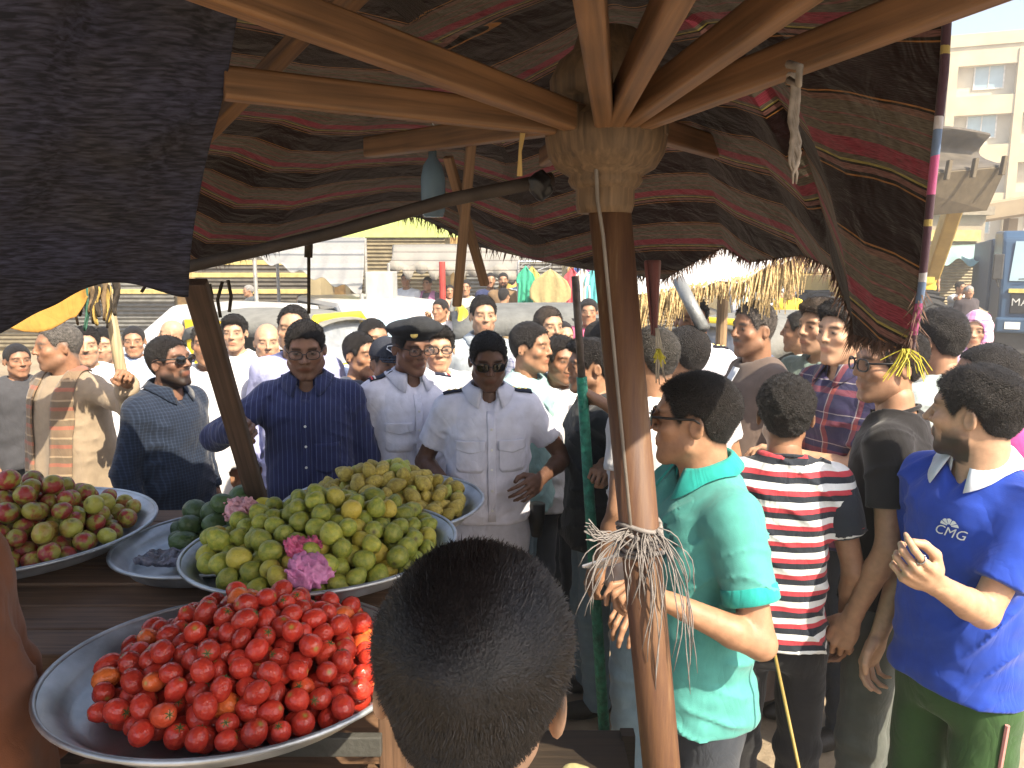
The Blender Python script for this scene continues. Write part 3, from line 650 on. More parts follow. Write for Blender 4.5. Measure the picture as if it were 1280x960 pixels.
def a_pockets(c, m, flaps=True):
    k = c['k']
    for s in (1, -1):
        x0, z0 = s*.088*k*c['fat'], 1.305*k; w, hh = .056*k, .115*k
        P = lambda pts: [(x0+a*w, z0+b) for a, b in pts]
        surf_patch(c, 'pocket', m, P([(-1, 0), (1, 0), (1, -hh), (.8, -hh-.012), (-.8, -hh-.012), (-1, -hh)]), off=.003)
        if flaps: surf_patch(c, 'pocket_flap', m, P([(-1.08, .008), (1.08, .008), (1.08, -.030), (0, -.045), (-1.08, -.030)]), off=.009)
def a_pocket1(c, m):
    k = c['k']; x0, z0 = -.085*k, 1.25*k; surf_patch(c, 'pocket', m, [(x0-.05, z0), (x0+.05, z0), (x0+.05, z0-.11), (x0, z0-.13), (x0-.05, z0-.11)], off=.003)
def a_placket(c, m, z1=.9, z0=1.43):
    k = c['k']; surf_patch(c, 'placket', m, [(-.016, z0*k), (.016, z0*k), (.016, z1*k), (-.016, z1*k)], off=.004)
    sh = c['shirt']; bvh = BVHTree.FromPolygons([v.co for v in sh.data.vertices], [p.vertices[:] for p in sh.data.polygons]); bm_ = mat('button', (.7, .7, .68), .4, bump=0)
    for z in np.arange(z1+.05, z0-.02, .085):
        hit = bvh.ray_cast(Vector((0, .8, z*k)), Vector((0, -1, 0)))
        if hit[0]: MB().lathe([(.0055, 0), (.0055, .003), (0, .0035)], 8, hit[0]+Vector((0, .005, 0)), (0, 1, 0)).build('button', bm_, c['root'])
def a_belt(c, m=None):
    k = c['k']; m = m or mat('belt_black', (.012, .012, .013), .5); z = .975*k; f = c['fat']; pts = lambda dz, g: [((.169*f*k+g)*math.sin(t), (.117*f*k+g)*math.cos(t)-.006, z+dz) for t in np.linspace(0, 2*math.pi, 41)]
    b = MB().sheet([pts(-.024, .012), pts(-.024, .020), pts(.024, .020), pts(.024, .012)]).build('belt', m, c['root'], True)
def a_holster(c):
    k = c['k']; s = -1; MB().lathe([(0, -.09), (.022, -.09), (.034, -.02), (.037, .05), (.030, .055), (0, .055)], 12, (s*.205*k*c['fat'], .05, .955*k)).build('holster', mat('belt_black', (.012, .012, .013), .5), c['root'], True)
def a_scarf(c, m):
    k = c['k']; sh = c['shirt']; bvh = BVHTree.FromPolygons([v.co for v in sh.data.vertices], [p.vertices[:] for p in sh.data.polygons])
    for s, L in ((-1, .62), (1, .55)):
        rows = []
        for i in range(20):
            t = i/19; rows.append([])
            for j in range(5):
                q = (j/4-.5)
                if t < .3:
                    u = t/.3; p = Vector((s*(.075+.035*u)*k+q*.07, (-.07+.13*u)*k, 1.8*k)); hit = bvh.ray_cast(p, Vector((0, 0, -1))); p.z = (hit[0].z if hit[0] else 1.46*k)+.012
                else:
                    u = (t-.3)/.7; p = Vector((s*(.110+.008*math.sin(u*5))*k+q*.10, .8, (1.44-L*u)*k)); hit = bvh.ray_cast(p, Vector((0, -1, 0))); p.y = (hit[0].y if hit[0] else .15)+.014+.006*math.sin(q*9+u*4)
                rows[-1].append(p)
        MB().sheet(rows).build('scarf', m, c['root'], True, solid=.008, sub=1)
def a_watch(c, i=1):
    sp, el, tg, pr = c['J'][i]; p = tg+(el-tg).normalized()*.02; d = (tg-el).normalized()
    MB().lathe([(.030, -.009), (.033, -.006), (.033, .006), (.030, .009)], 18, p, d).build('watch', mat('watch_steel', (.6, .6, .62), .25, .9), c['root'], True)
ACC = dict(glasses=a_glasses, beret=a_beret, cap=a_cap, hijab=a_hijab, epaulettes=a_epaulettes, pockets=a_pockets, pocket1=a_pocket1, placket=a_placket, belt=a_belt, holster=a_holster, scarf=a_scarf, watch=a_watch)
# ------------------------------------------------------------ the place: ground, shops, building, vehicles
rnd = random.Random(7)
gm, gn, gl, gb = nodes_of('dusty_ground')
tc = gn.new('ShaderNodeTexCoord'); a1 = gn.new('ShaderNodeTexNoise'); a1.inputs['Scale'].default_value = .8; a1.inputs['Detail'].default_value = 8
a2 = gn.new('ShaderNodeTexNoise'); a2.inputs['Scale'].default_value = 14; a2.inputs['Detail'].default_value = 6
gl.new(tc.outputs['Object'], a1.inputs['Vector']); gl.new(tc.outputs['Object'], a2.inputs['Vector'])
am = gn.new('ShaderNodeMath'); am.operation = 'MULTIPLY_ADD'; am.inputs[1].default_value = .5; gl.new(a2.outputs[0], am.inputs[0]); gl.new(a1.outputs[0], am.inputs[2])
ar = gn.new('ShaderNodeValToRGB'); ar.color_ramp.elements[0].position = .45; ar.color_ramp.elements[1].position = .95
ar.color_ramp.elements[0].color = (.17, .13, .09, 1); ar.color_ramp.elements[1].color = (.36, .29, .20, 1)
gl.new(am.outputs[0], ar.inputs[0]); gl.new(ar.outputs[0], gb.inputs['Base Color']); gb.inputs['Roughness'].default_value = .95
ab = gn.new('ShaderNodeBump'); ab.inputs['Strength'].default_value = .5; ab.inputs['Distance'].default_value = .03; gl.new(a2.outputs[0], ab.inputs['Height']); gl.new(ab.outputs[0], gb.inputs['Normal'])
ground = struct(MB().sheet([[(-300, -60, 0), (300, -60, 0)], [(-300, 500, 0), (300, 500, 0)]]).build('ground', gm))
road = struct(MB().sheet([[(-40, 5.2, .004), (60, 5.2, .004)], [(-40, 10.6, .004), (60, 10.6, .004)]]).build('road', mat('worn_asphalt', (.12, .105, .09), .9, var=.35, scale=3, bump=.5, bscale=80)))

glass = mat('window_glass', (.30, .42, .48), .12, bump=0, spec=.8, var=.1, scale=2)
dglass = mat('dark_glass', (.03, .035, .04), .1, bump=0, spec=.8)
# ---- cream school-like block beyond the loader
cream = mat('cream_render', (.50, .43, .29), .9, var=.12, scale=1.2, bump=.2, bscale=20); cream2 = mat('cream_panel', (.52, .48, .38), .9, var=.1, scale=1.5, bump=.2, bscale=15)
bld = thing('apartment_block', 'cream five storey block with recessed window bays behind the loader', 'building', PZ(1180, 36, 15.2)*1.0, -R(20))
b0 = PY(1180, 36, 45); bld.location = (b0.x-18, b0.y+18*math.tan(R(20)), 0)
NB, NF, BW, FH = 11, 5, 3.3, 2.62
MB().box((0, .55, 0), (NB*BW, 12, NF*FH+.2)).build('wall', cream2, bld)
for j in range(NF+1): MB().box((-.1, 0, j*FH-.45 if j else -.0), (NB*BW+.1, .545, j*FH+.55)).build('spandrel', cream, bld)
for i in range(NB+1): MB().box((i*BW-.22, -.06, 0), (i*BW+.22, .54, NF*FH+.3)).build('pier', cream, bld)
MB().box((-.2, -.10, NF*FH+.552), (NB*BW+.2, 1.2, NF*FH+1.2)).build('parapet', cream, bld)
wf = MB(); 
for a, b in (((-.75, -.03, 0), (-.68, .03, 1.35)), ((.68, -.03, 0), (.75, .03, 1.35)), ((-.68, -.03, 0), (.68, .03, .07)), ((-.68, -.03, 1.28), (.68, .03, 1.35)), ((-.03, -.028, .07), (.03, .028, 1.28))): wf.box(a, b)
wfm = wf.mesh('window'); wfm.materials.append(mat('white_frame', (.62, .61, .58), .6, bump=0)); wpm = MB().box((-.68, -.006, .07), (.68, .006, 1.28)).mesh('pane'); wpm.materials.append(glass)
for j in range(NF):
    for i in range(NB):
        w = link('window', wfm, None, bld, False); w.location = (i*BW+BW/2+rnd.uniform(-.2, .2), .50, j*FH+.95); link('pane', wpm, None, w, False)
for i, z in ((7.3, .7), (8.4, 1.0)): MB().box((i*BW, 1.5, NF*FH+1.2), (i*BW+1.2, 2.6, NF*FH+1.2+z)).build('roof_hut', mat('hut_brown', (.30, .22, .16), .9), bld)
cb = MB()
for i in range(5):
    x = rnd.uniform(5.4, 9)*BW; MB().tube([(x+rnd.uniform(-.3, .3)*q, -.12, 13.5-q*2.0+rnd.uniform(-.2, .2)) for q in range(4)], .025, 5).build('cable', mat('cable_black', (.03, .03, .03), .7), bld)
# ---- low beige shed roof / canopy slab in front of it
slab = thing('concrete_canopy', 'long beige concrete slab canopy on posts behind the blue truck', 'canopy', (0, 0, 0))
p, q = PY(1120, 296, 27), PY(1420, 250, 25); MB().bar(p+Vector((0, 0, .35)), q+Vector((0, 0, .35)), 2.2, .62).build('slab', mat('beige_concrete', (.30, .235, .15), .9, var=.12, scale=2), slab)
for t in (.08, .5, .92):
    c = p.lerp(q, t); MB().box((c.x-.15, c.y-.15, 0), (c.x+.15, c.y+.15, c.z+.02)).build('post', mat('beige_concrete', (.42, .34, .23)), slab)
# ---- shops across the road (left and middle)
def shop(label, x0, x1, Y, ht, colr, shutters, seed):
    t = thing('shop_building', label, 'building', (x0, Y, 0)); r = random.Random(seed); W = x1-x0
    MB().box((0, 0, 0), (W, 6, ht)).build('wall', mat('shop_wall_%d' % seed, colr, .9, var=.2, scale=1.5, bump=.3, bscale=20), t)
    MB().box((-.1, -.25, ht-.001), (W+.1, 6.1, ht+.25)).build('roof_edge', mat('shop_edge_%d' % seed, mul(colr, .8), .9), t)
    n = shutters; sw = W/n
    for i in range(n):
        sh = MB(); zs = np.arange(.1, 2.6, .09)
        rows = []
        for a, z in enumerate(zs): rows += [[(i*sw+.25, -.04, z), ((i+1)*sw-.25, -.04, z)], [(i*sw+.25, -.075, z+.045), ((i+1)*sw-.25, -.075, z+.045)]]
        sh.sheet(rows); s = sh.build('roller_shutter', mat('shutter_%d_%d' % (seed, i % 3), [(.20, .17, .11), (.15, .15, .14), (.10, .09, .075)][i % 3], .6, .3), t, solid=.01)
        MB().box((i*sw+.2, -.16, 2.62), ((i+1)*sw-.2, -.005, 2.95)).build('shutter_box', mat('shutter_box', (.42, .33, .12), .7), t)
        MB().box((i*sw-.12, -.2, 0), (i*sw+.12, -.006, 2.99)).build('pillar', mat('pillar_ochre', (.42, .27, .11), .85, var=.3), t)
    return t
shop('brown shop row with roller shutters and ochre pillars across the road', -22, -4.2, 17, 3.6, (.30, .25, .15), 6, 1)
shop('cream shop building with shutters behind the striped awnings', -4.1, 4.2, 18.5, 4.2, (.50, .44, .28), 3, 2)
shop('grey brown shop building behind the straw parasol and white van', 4.4, 14.5, 24, 3.4, (.28, .24, .18), 4, 3)
for k_, (dy, zz) in enumerate(((0, 1.72), (0, 1.38), (.0, 1.98))):
    o = MB().bar((-17, 16.3-k_*.05, zz), (-4.3, 16.3-k_*.05, zz), .08, .10).build('barrier_rail', mat('rail_ochre', (.45, .36, .14), .7)); tag(o, ['upper ochre rail along the shuttered shops', 'lower ochre rail along the shuttered shops', 'top ochre rail along the shuttered shops'][k_], 'rail', 'rails along the shops')
# ---- awnings
def awning(label, tl, tr, br, bl, m, folds=8, amp=.05, scallop=0, posts=True, legz=0):
    tl, tr, br, bl = (PY(*p) for p in (tl, tr, br, bl)); t = thing('awning', label, 'awning', (bl.x, bl.y, 0)); O = Vector(t.location); rows = []; N = 60
    for i in range(9):
        v = i/8; row = []
        for j in range(N+1):
            u = j/N; p = tl.lerp(tr, u).lerp(bl.lerp(br, u), v); p.z += -.12*math.sin(v*math.pi)+amp*math.sin(u*folds*2*math.pi)*v; row.append(p-O)
        rows.append(row)
    if scallop: rows.append([p+Vector((0, -.02, -.10-.12*abs(math.sin(j/N*math.pi*folds*2)))) for j, p in enumerate(rows[-1])])
    MB().sheet(rows).build('sheet', m, t, True, solid=.008)
    for p in ((tl, tr, br, bl) if posts else ()): MB().tube([(p.x-O.x, p.y-O.y, 0), (p.x-O.x, p.y-O.y, p.z-.01)], .03, 8).build('post', mat('post_grey', (.35, .34, .32), .6, .5), t)
    return t
tarp = cloth('grey_white_tarp', (.62, .62, .60), stripes=[(0, (.33, .33, .32)), (.55, (.16, .17, .18)), (.7, (.36, .36, .35))], period=.22, axis='Z', translucent=.3)
strp = cloth('striped_awning', (.6, .58, .5), stripes=[(0, (.36, .34, .30)), (.6, (.17, .15, .13)), (.72, (.34, .32, .28))], period=.16, axis='Z', translucent=.3)
awning('grey white ribbed tarpaulin awning sloping down over parked white cars', (345, 296, 13.5), (456, 297, 13.2), (452, 366, 10.8), (318, 322, 11.2), tarp, 5, .04, posts=True)
awning('cream striped awning with scalloped edge over the clothes stalls', (492, 306, 15.5), (648, 304, 15.5), (648, 336, 12.6), (486, 328, 12.6), strp, 5, .05, 1)
awning('pale teal fabric canopy far behind the loader', (1165, 308, 24), (1245, 303, 24), (1252, 330, 20), (1160, 326, 20), cloth('teal_canopy', (.40, .60, .56), translucent=.3), 3, .1)
gp = MB().box((-.45, 0, 0), (.45, .5, 2.0)).build('grey_cabinet', mat('cabinet_grey', (.33, .34, .33), .6, var=.2, scale=3), bevel=.02); p = PY(474, 372, 10.9); gp.location = (p.x, p.y, 0); gp.scale = (.42, 1, .93); tag(gp, 'tall grey metal cabinet standing beside the ribbed tarpaulin awning', 'cabinet')
o = MB().box((-2.2, 0, 0), (2.2, .08, .55)).build('sign_board', mat('sign_green', (.42, .50, .16), .7, var=.15)); p = PY(540, 285, 17.2); o.location = (p.x, p.y, p.z-.2); tag(o, 'yellow green sign board on the cream shop above the awnings', 'sign')
o = MB().tube([(0, 0, 0), (0, 0, 2.0)], .05, 10).build('red_post', mat('red_paint', (.45, .05, .04), .5)); p = PY(553, 360, 12.2); o.location = (p.x, p.y, 0); tag(o, 'red painted post under the scalloped striped awning', 'post')
# ---- hanging clothes stall
cols = [(.05, .35, .22), (.55, .45, .12), (.50, .08, .10), (.10, .16, .40), (.62, .60, .55), (.35, .10, .30), (.10, .40, .42), (.60, .30, .10)]
def garment(px, py, Y, w, L, c, label, robe=False):
    p = PY(px, py, Y); t = thing('hanging_garment', label, 'garment', p, 0, 'garments hung on the clothes stall'); rows = []
    for i in range(12):
        v = i/11; row = []
        for j in range(13):
            u = j/12*2-1; ww = w*(.30+.70*min(1, v*7)**.7)*(1 if v < .30 else .66+.25*v); row.append((u*ww/2, .03*math.sin(u*9+v*3)*(.3+v), -v*L-.06*abs(u)*(v < .3)))
        rows.append(row)
    MB().sheet(rows).build('cloth', cloth('garment_%d' % (int(c[0]*99)*1000+int(c[1]*99)), c), t, True, solid=.012)
    MB().tube([(-w*.3, 0, -.02), (0, 0, .05), (0, 0, .12), (.03, 0, .15)], .008, 5).build('hanger', mat('wire', (.5, .5, .5), .4, .8), t)
garment(688, 336, 11.6, .62, 1.35, (.36, .29, .14), 'long olive robe hung on the clothes stall beside the tuk tuk')
gl_ = ['green', 'mustard', 'red', 'navy', 'white', 'purple', 'teal', 'orange']
for i in range(8): garment(657+i*0+[0, 8, 58, 64, 72, 78, 85, 92][i], 333+rnd.uniform(-2, 3), 11.9+.1*(i % 2), .28, .7+.2*rnd.random(), cols[i], gl_[i]+' garment hanging in a row on the clothes stall')
rack = thing('clothes_rack', 'thin metal rack carrying the hung garments', 'rack', (0, 0, 0)); a, b = PY(648, 327, 11.95), PY(760, 327, 11.95)
MB().tube([a, b], .02, 6).build('rail', mat('wire', (.5, .5, .5), .4, .8), rack)
for q in (a, b): MB().tube([q, (q.x, q.y, 0)], .02, 6).build('post', mat('wire', (.5, .5, .5), .4, .8), rack)

# ---- vehicles
rub = mat('tyre_rubber', (.025, .025, .026), .85, bump=.4, bscale=60)
def wheel(parent, c, r, w, ax=(0, 1, 0)):
    o = MB().lathe([(r*.55, -w/2), (r*.93, -w/2), (r, -w*.32), (r, w*.32), (r*.93, w/2), (r*.55, w/2)], 26, c, ax).build('wheel', rub, parent, True)
    MB().lathe([(0, -w*.35), (r*.2, -w*.42), (r*.5, -w*.3), (r*.56, -w*.45), (r*.56, w*.45), (r*.5, w*.3), (0, w*.35)], 18, c, ax).build('rim', mat('rim_steel', (.45, .45, .46), .4, .8), o, True); return o
def car(label, loc, rz, paint, van=False):
    t = thing('parked_car', label, 'car', loc, rz)
    low = [(-2.1, .30), (2.05, .30), (2.12, .55), (2.0, .78), (1.1, .90), (-1.3, .92), (-2.1, .90), (-2.18, .6)]
    cab = [(1.05, .88), (.45, 1.36), (-.1, 1.44), (-1.1, 1.42), (-1.85, .90)] if not van else [(1.15, .88), (.75, 1.30), (.45, 1.48), (-1.9, 1.48), (-2.05, .90)]
    MB().prism(low, -.82, .82).build('body', paint, t, bevel=.06)
    MB().prism(cab, -.72, .72).build('cabin', paint, t, bevel=.07)
    for s in (1, -1):
        MB().prism([(x*.9-.03, .94+(z-.88)*.78) for x, z in cab], s*.722, s*.735).build('side_window', dglass, t)
        for x in (-1.3, 1.3): wheel(t, (x, s*.74, .31), .31, .19)
        MB().lathe([(0, 0), (.08, 0), (.09, .03), (0, .04)], 12, (2.08, s*.6, .62), (1, 0, 0)).build('headlight', mat('lamp_glass', (.8, .8, .78), .1, bump=0), t)
    f = cab[:2]; g = MB(); (xa, za), (xb, zb) = f; g.add([(xa*.98+.02, -.62, za+.07), (xa*.98+.02, .62, za+.07), (xb+.035, .58, zb-.03), (xb+.035, -.58, zb-.03)], [(0, 1, 2, 3)]); g.build('windscreen', glass, t, solid=.008)
    return t
white_p = mat('white_car_paint', (.46, .46, .45), .3, bump=0, var=.06, scale=2); 
p = PY(340, 400, 11.0); car('white saloon car parked behind the tuk tuk, under the tarpaulin awning', (p.x, p.y, 0), R(58), white_p)
p = PY(455, 400, 10.2); car('white van parked beside the tall grey cabinet', (p.x+.1, p.y+.6, 0), R(-62), white_p, True)
p = PY(985, 400, 14.5); car('white pickup car facing the crowd behind the man in yellow', (p.x, p.y+1.8, 0), R(-95), white_p, True)
def tuktuk(label, loc, rz, roofc):
    t = thing('tuk_tuk', label, 'tuk tuk', loc, rz); yel = mat('tuktuk_yellow', (.72, .52, .03), .4, bump=0, var=.08); blk = mat('tuktuk_black', (.03, .03, .032), .5)
    rf = mat('canvas_'+roofc, {'grey': (.13, .135, .13), 'silver': (.17, .17, .155)}[roofc], .8, var=.15, bump=.3, bscale=30)
    rows = []                                                # canvas roof
    for i in range(9):
        u = i/8; x = -1.0+1.85*u; rows.append([(x, .62*math.sin(a), 1.40+.17*math.cos(a)*1.0-.10*(2*u-1)**4-(.10 if abs(math.sin(a)) > .99 else 0)) for a in np.linspace(-math.pi/2, math.pi/2, 13)])
    MB().sheet(rows).build('roof', rf, t, True, solid=.02)
    MB().prism([(-1.05, .35), (.35, .32), (.42, .62), (-.35, .66), (-.45, .95), (-1.08, .95)], -.6, .6).build('body', blk, t, bevel=.05)
    MB().prism([(-1.06, .9), (-.86, .9), (-.90, 1.46), (-1.0, 1.46)], -.58, .58).build('rear_panel', rf, t, bevel=.03)
    for s in (1, -1): MB().prism([(-.88, .92), (-.28, .92), (-.36, 1.0), (-.80, 1.02), (-.82, 1.36), (-.34, 1.36), (-.30, 1.46), (-.92, 1.46)], s*.585, s*.61).build('side_frame', yel if s < 0 else blk, t)
    MB().prism([(.45, .30), (.95, .35), (1.05, .70), (.86, .98), (.80, .98), (.5, .5)], -.45, .45).build('front_fairing', yel, t, bevel=.06)
    fr = MB(); zb, zt = .96, 1.50
    outl = [(.90, -.50, zb), (.90, .50, zb), (.76, .47, zt-.10), (.74, .40, zt), (.74, -.40, zt), (.76, -.47, zt-.10), (.90, -.50, zb)]
    fr.tube(outl, .05, 8); fr.build('windscreen_frame', yel, t, True)
    MB().add([(.90, -.47, zb), (.90, .47, zb), (.76, .44, zt-.1), (.75, .37, zt-.02), (.75, -.37, zt-.02), (.76, -.44, zt-.1)], [(0, 1, 2, 3, 4, 5)]).build('windscreen', mat('clear_screen', (.55, .6, .66), .1, bump=0, alpha=.45), t)
    for s in (1, -1):
        m_ = MB().lathe([(0, 0), (.06, .005), (.075, .03), (0, .035)], 16, (.92, s*.66, 1.22), (-1, 0, 0)).build('mirror', mat('mirror_glass', (.7, .72, .75), .05, 1, bump=0), t, True); MB().tube([(.9, s*.5, 1.05), (.93, s*.66, 1.20)], .012, 6).build('mirror_arm', blk, m_)
        MB().tube([(.80, s*.50, .96), (.55, s*.60, 1.42)], .02, 6).build('roof_strut', blk, t); wheel(t, (-.75, s*.52, .23), .23, .10)
    wheel(t, (.78, 0, .23), .23, .10); MB().lathe([(0, .0), (.09, .0), (.10, -.05), (.03, -.1)], 16, (1.05, 0, .78), (1, 0, 0)).build('headlight', mat('lamp_glass', (.8, .8, .78), .1, bump=0), t, True)
    MB().box((-.8, -.5, .66), (-.4, .5, .80)).build('seat', mat('seat_vinyl', (.10, .03, .03), .5), t, bevel=.03)
    return t
p = PY(372, 430, 8.4); tuktuk('yellow fronted tuk tuk with silver canvas roof behind the man in striped blue shirt', (p.x-.12, p.y, 0), R(-24), 'silver').scale = (.95, .95, .95)
p = PY(672, 420, 8.0); tuktuk('dark tuk tuk with grey canvas roof behind the calling man', (p.x-.05, p.y, 0), R(186), 'grey')
p = PY(962, 420, 7.4); 
tt = tuktuk('yellow tuk tuk partly hidden behind the man in grey brown robe', (p.x, p.y, -.05), R(215), 'silver')
# ---- wheel loader with raised bucket
yl = mat('loader_yellow', (.36, .25, .07), .55, var=.2, scale=3); ld = thing('wheel_loader', 'yellow wheel loader with raised rusty bucket and huge tyres', 'loader', PY(1150, 600, 13.5)*1.0, 0)
ld.location = (PY(1160, 400, 13.5).x, 13.5, 0); L0 = Vector(ld.location)
rst = mat('bucket_steel', (.085, .073, .058), .7, .2, var=.25, scale=4); rs2 = mat('bucket_edge', (.12, .095, .06), .7, .1, var=.2)
bp = lambda px, py, Y=13.0: PY(px, py, Y)-L0
outl = [bp(1120, 175), bp(1175, 153), bp(1205, 156), bp(1240, 178), bp(1250, 206)]
bk = MB(); prof = [(0, 0), (-.5, .10), (-.85, .5), (-.85, 1.0), (-.55, 1.35)]
TL, TR_, BR, BL = bp(1095, 168, 12.6), bp(1238, 168, 13.6), bp(1256, 208, 13.2), bp(1090, 222, 12.2)
rows = []
for i in range(8):
    v = i/7; row = []
    for j in range(9):
        u = j/8; q = TL.lerp(TR_, u).lerp(BL.lerp(BR, u), v); q.y += .55*math.sin(v*math.pi); q.z += .12*math.sin(u*math.pi)*(1-v); row.append(q)
    rows.append(row)
bo = MB().sheet(rows).build('bucket', rst, ld, True, solid=.05)
U0, U1, W1, W0 = BL, BR, bp(1232, 262, 13.6), bp(1120, 272, 13.0)
MB().add([U0, U1, W1, W0], [(0, 1, 2, 3)]).build('bucket_floor', rs2, bo, solid=.06)
for u in (.30, .52, .72, .95): q = U0.lerp(U1, u); MB().bar(q+Vector((0, -.1, -.14)), q+Vector((.03, -.1, .16)), .10, .06).build('bucket_tooth', rs2, bo)
MB().bar(bp(1150, 262, 13.5), bp(1120, 345, 15), .3, .5).build('lift_arm', yl, ld); MB().bar(bp(1195, 250, 13.8), bp(1165, 340, 15.2), .25, .4).build('lift_arm', yl, ld)
MB().box((-1.4, 1.0, .7), (.45, 4.6, 1.75)).build('body', yl, ld, bevel=.08); MB().box((-1.1, 2.6, 1.752), (.3, 4.2, 3.0)).build('cab', mat('cab_grey', (.45, .42, .32), .5), ld, bevel=.06)
MB().box((-.4, .9, 1.60), (.55, 1.01, 1.72)).build('bonnet_edge', mat('loader_yellow2', (.45, .32, .05), .5), ld)
for x in (.35, -1.6):
    for y in (1.0, 4.0):
        w = wheel(ld, (x, y, .72), .72, .5, (1, 0, 0)); tr = MB()
        for a in np.linspace(0, 2*math.pi, 22, endpoint=False):
            for s in (1, -1): tr.bar((x, y+math.cos(a)*.72, .72+math.sin(a)*.72), (x+s*.24, y+math.cos(a+.18)*.73, .72+math.sin(a+.18)*.73), .07, .06, (0, math.cos(a), math.sin(a)))
        tr.build('tread', rub, w)
# ---- blue truck
tk = thing('truck', 'blue truck cab with wide windscreen and dark grille at the street edge', 'truck', (0, 0, 0)); q = PY(1240, 430, 15.5); tk.rotation_euler = (0, 0, R(-27)); tk.location = (q.x+1.24*math.cos(R(27)), q.y-1.24*math.sin(R(27)), 0)
tb = mat('truck_blue', (.035, .075, .14), .35, var=.12, scale=2, bump=0); 
MB().prism([(0, .75), (0, 1.35), (.10, 1.75), (.28, 2.45), (.5, 2.62), (2.0, 2.66), (2.0, .75)], -1.2, 1.2).build('cab', tb, tk, bevel=.06).rotation_euler = (0, 0, R(90))
for o_ in [c for c in tk.children]: o_.location = (0, 0, 0)
MB().add([(-1.05, -.145, 1.62), (1.05, -.145, 1.62), (.98, .03-.285, 2.40), (-.98, .03-.285, 2.40)], [(0, 1, 2, 3)]).build('windscreen', glass, tk, solid=.02)
for o_ in tk.children:
    if o_.name.startswith('windscreen'):
        for v, y in zip(o_.data.vertices, (.055, .055, .235, .235)): v.co.y = y
MB().box((-1.0, -.035, .98), (1.0, .02, 1.38)).build('grille', mat('grille_black', (.02, .02, .022), .5), tk, bevel=.01)
MB().box((-1.05, -.05, 1.39), (1.05, .015, 1.47)).build('grille_trim', mat('trim_yellow', (.6, .5, .15), .5), tk)
MB().box((-1.24, -.20, .60), (1.24, .02, .90)).build('bumper', tb, tk, bevel=.04); MB().box((-1.2, -.05, .2), (1.2, .3, .595)).build('lower_panel', mat('dark_steel', (.05, .05, .05), .7), tk)
MB().box((-.45, -.225, .38), (.0, -.203, .52)).build('number_plate', mat('plate_pale', (.65, .65, .55), .6), tk)
tm = text_mesh('MAN', .21); o = link('lettering', tm, mat('chrome', (.75, .75, .72), .3, .7, bump=0), tk, False); o.rotation_euler = (R(90), 0, 0); o.location = (-.76, -.042, 1.20)
for s in (1, -1):
    MB().box((s*1.27-.09, -.10, 1.65), (s*1.27+.09, -.04, 2.15)).build('mirror', mat('dark_steel', (.05, .05, .05), .7), tk, bevel=.02); wheel(tk, (s*1.0, .9, .5), .5, .3, (1, 0, 0))
    MB().box((s*.95-.13, -.213, .68), (s*.95+.13, -.19, .82)).build('headlight', mat('lamp_glass', (.8, .8, .78), .1, bump=0), tk)
    MB().tube([(s*1.22, .0, 1.5), (s*1.30, -.07, 1.7)], .015, 6).build('mirror_arm', mat('dark_steel', (.05, .05, .05), .7), tk)
MB().tube([(-.9, .0, 1.66), (.15, .03, 1.70)], .012, 6).build('wiper', mat('dark_steel', (.05, .05, .05), .7), tk)
MB().box((-1.25, 2.1, .9), (1.25, 7, 2.5)).build('load_bed', mat('bed_blue', (.05, .08, .13), .6, var=.2), tk, bevel=.03)
# ---- straw parasol with white sheet and blue tarp, just beyond the crowd
straw = mat('straw', (.50, .36, .17), .9, var=.45, scale=30, bump=.4, bscale=90)
sp_ = thing('straw_parasol', 'straw fringed shade with a bright white sheet on top', 'parasol', (0, 0, 0))
ea, eb = [PY(*q) for q in ((790, 372, 3.5), (850, 362, 3.45), (930, 350, 3.4), (1010, 312, 3.3))], [PY(*q) for q in ((805, 330, 4.6), (870, 318, 4.6), (950, 305, 4.5), (1010, 290, 4.3))]
def pl(P, u): u *= len(P)-1; i = min(int(u), len(P)-2); return P[i].lerp(P[i+1], u-i)
MB().sheet([[pl(ea, j/24).lerp(pl(eb, j/24), i/8)+Vector((0, 0, .05*math.sin(i/8*math.pi)+.012*math.sin(j*1.1+i))) for j in range(25)] for i in range(9)]).build('sheet', cloth('white_sheet', (.78, .78, .76), translucent=.25), sp_, True, solid=.006)
fr = MB(); r3 = random.Random(3)
for i in range(520):
    u = r3.random(); p = pl(ea, u)+Vector((r3.uniform(-.01, .01), r3.uniform(-.02, .05), .02-.03*r3.random())); L = r3.uniform(.06, .16)*(1.0+.5*math.sin(u*9)); d = Vector((r3.uniform(-.25, .1), r3.uniform(-.2, .1), -1)).normalized(); q = p+d*L; w = .0035
    fr.add([p+Vector((-w, 0, 0)), p+Vector((w, 0, 0)), q+Vector((w*.5, 0, 0)), q+Vector((-w*.5, .003, 0))], [(0, 1, 2, 3)])
o = fr.build('straw_fringe', straw, sp_); o['kind'] = 'stuff'
c_ = (pl(ea, .5)+pl(eb, .5))/2
MB().tube([PY(905, 340, 4.2), Vector((PY(905, 340, 4.2).x, 4.2, 0))], .03, 10).build('post', wood('pole_wood', (.30, .20, .11), 'Z'), sp_)
bt = MB().sheet([[PY(798, 335, 3.9).lerp(PY(872, 332, 3.9), j/12).lerp(PY(800, 372, 3.6).lerp(PY(868, 384, 3.55), j/12), i/8)+Vector((0, .05*math.sin(j*.9), .03*math.sin(j*1.3+i*.8))) for j in range(13)] for i in range(9)]).build('blue_tarp', cloth('blue_tarp', (.10, .16, .26), rough=.5, translucent=.15), None, True, solid=.006); tag(bt, 'crumpled blue tarpaulin hanging beside the straw fringe', 'tarpaulin')
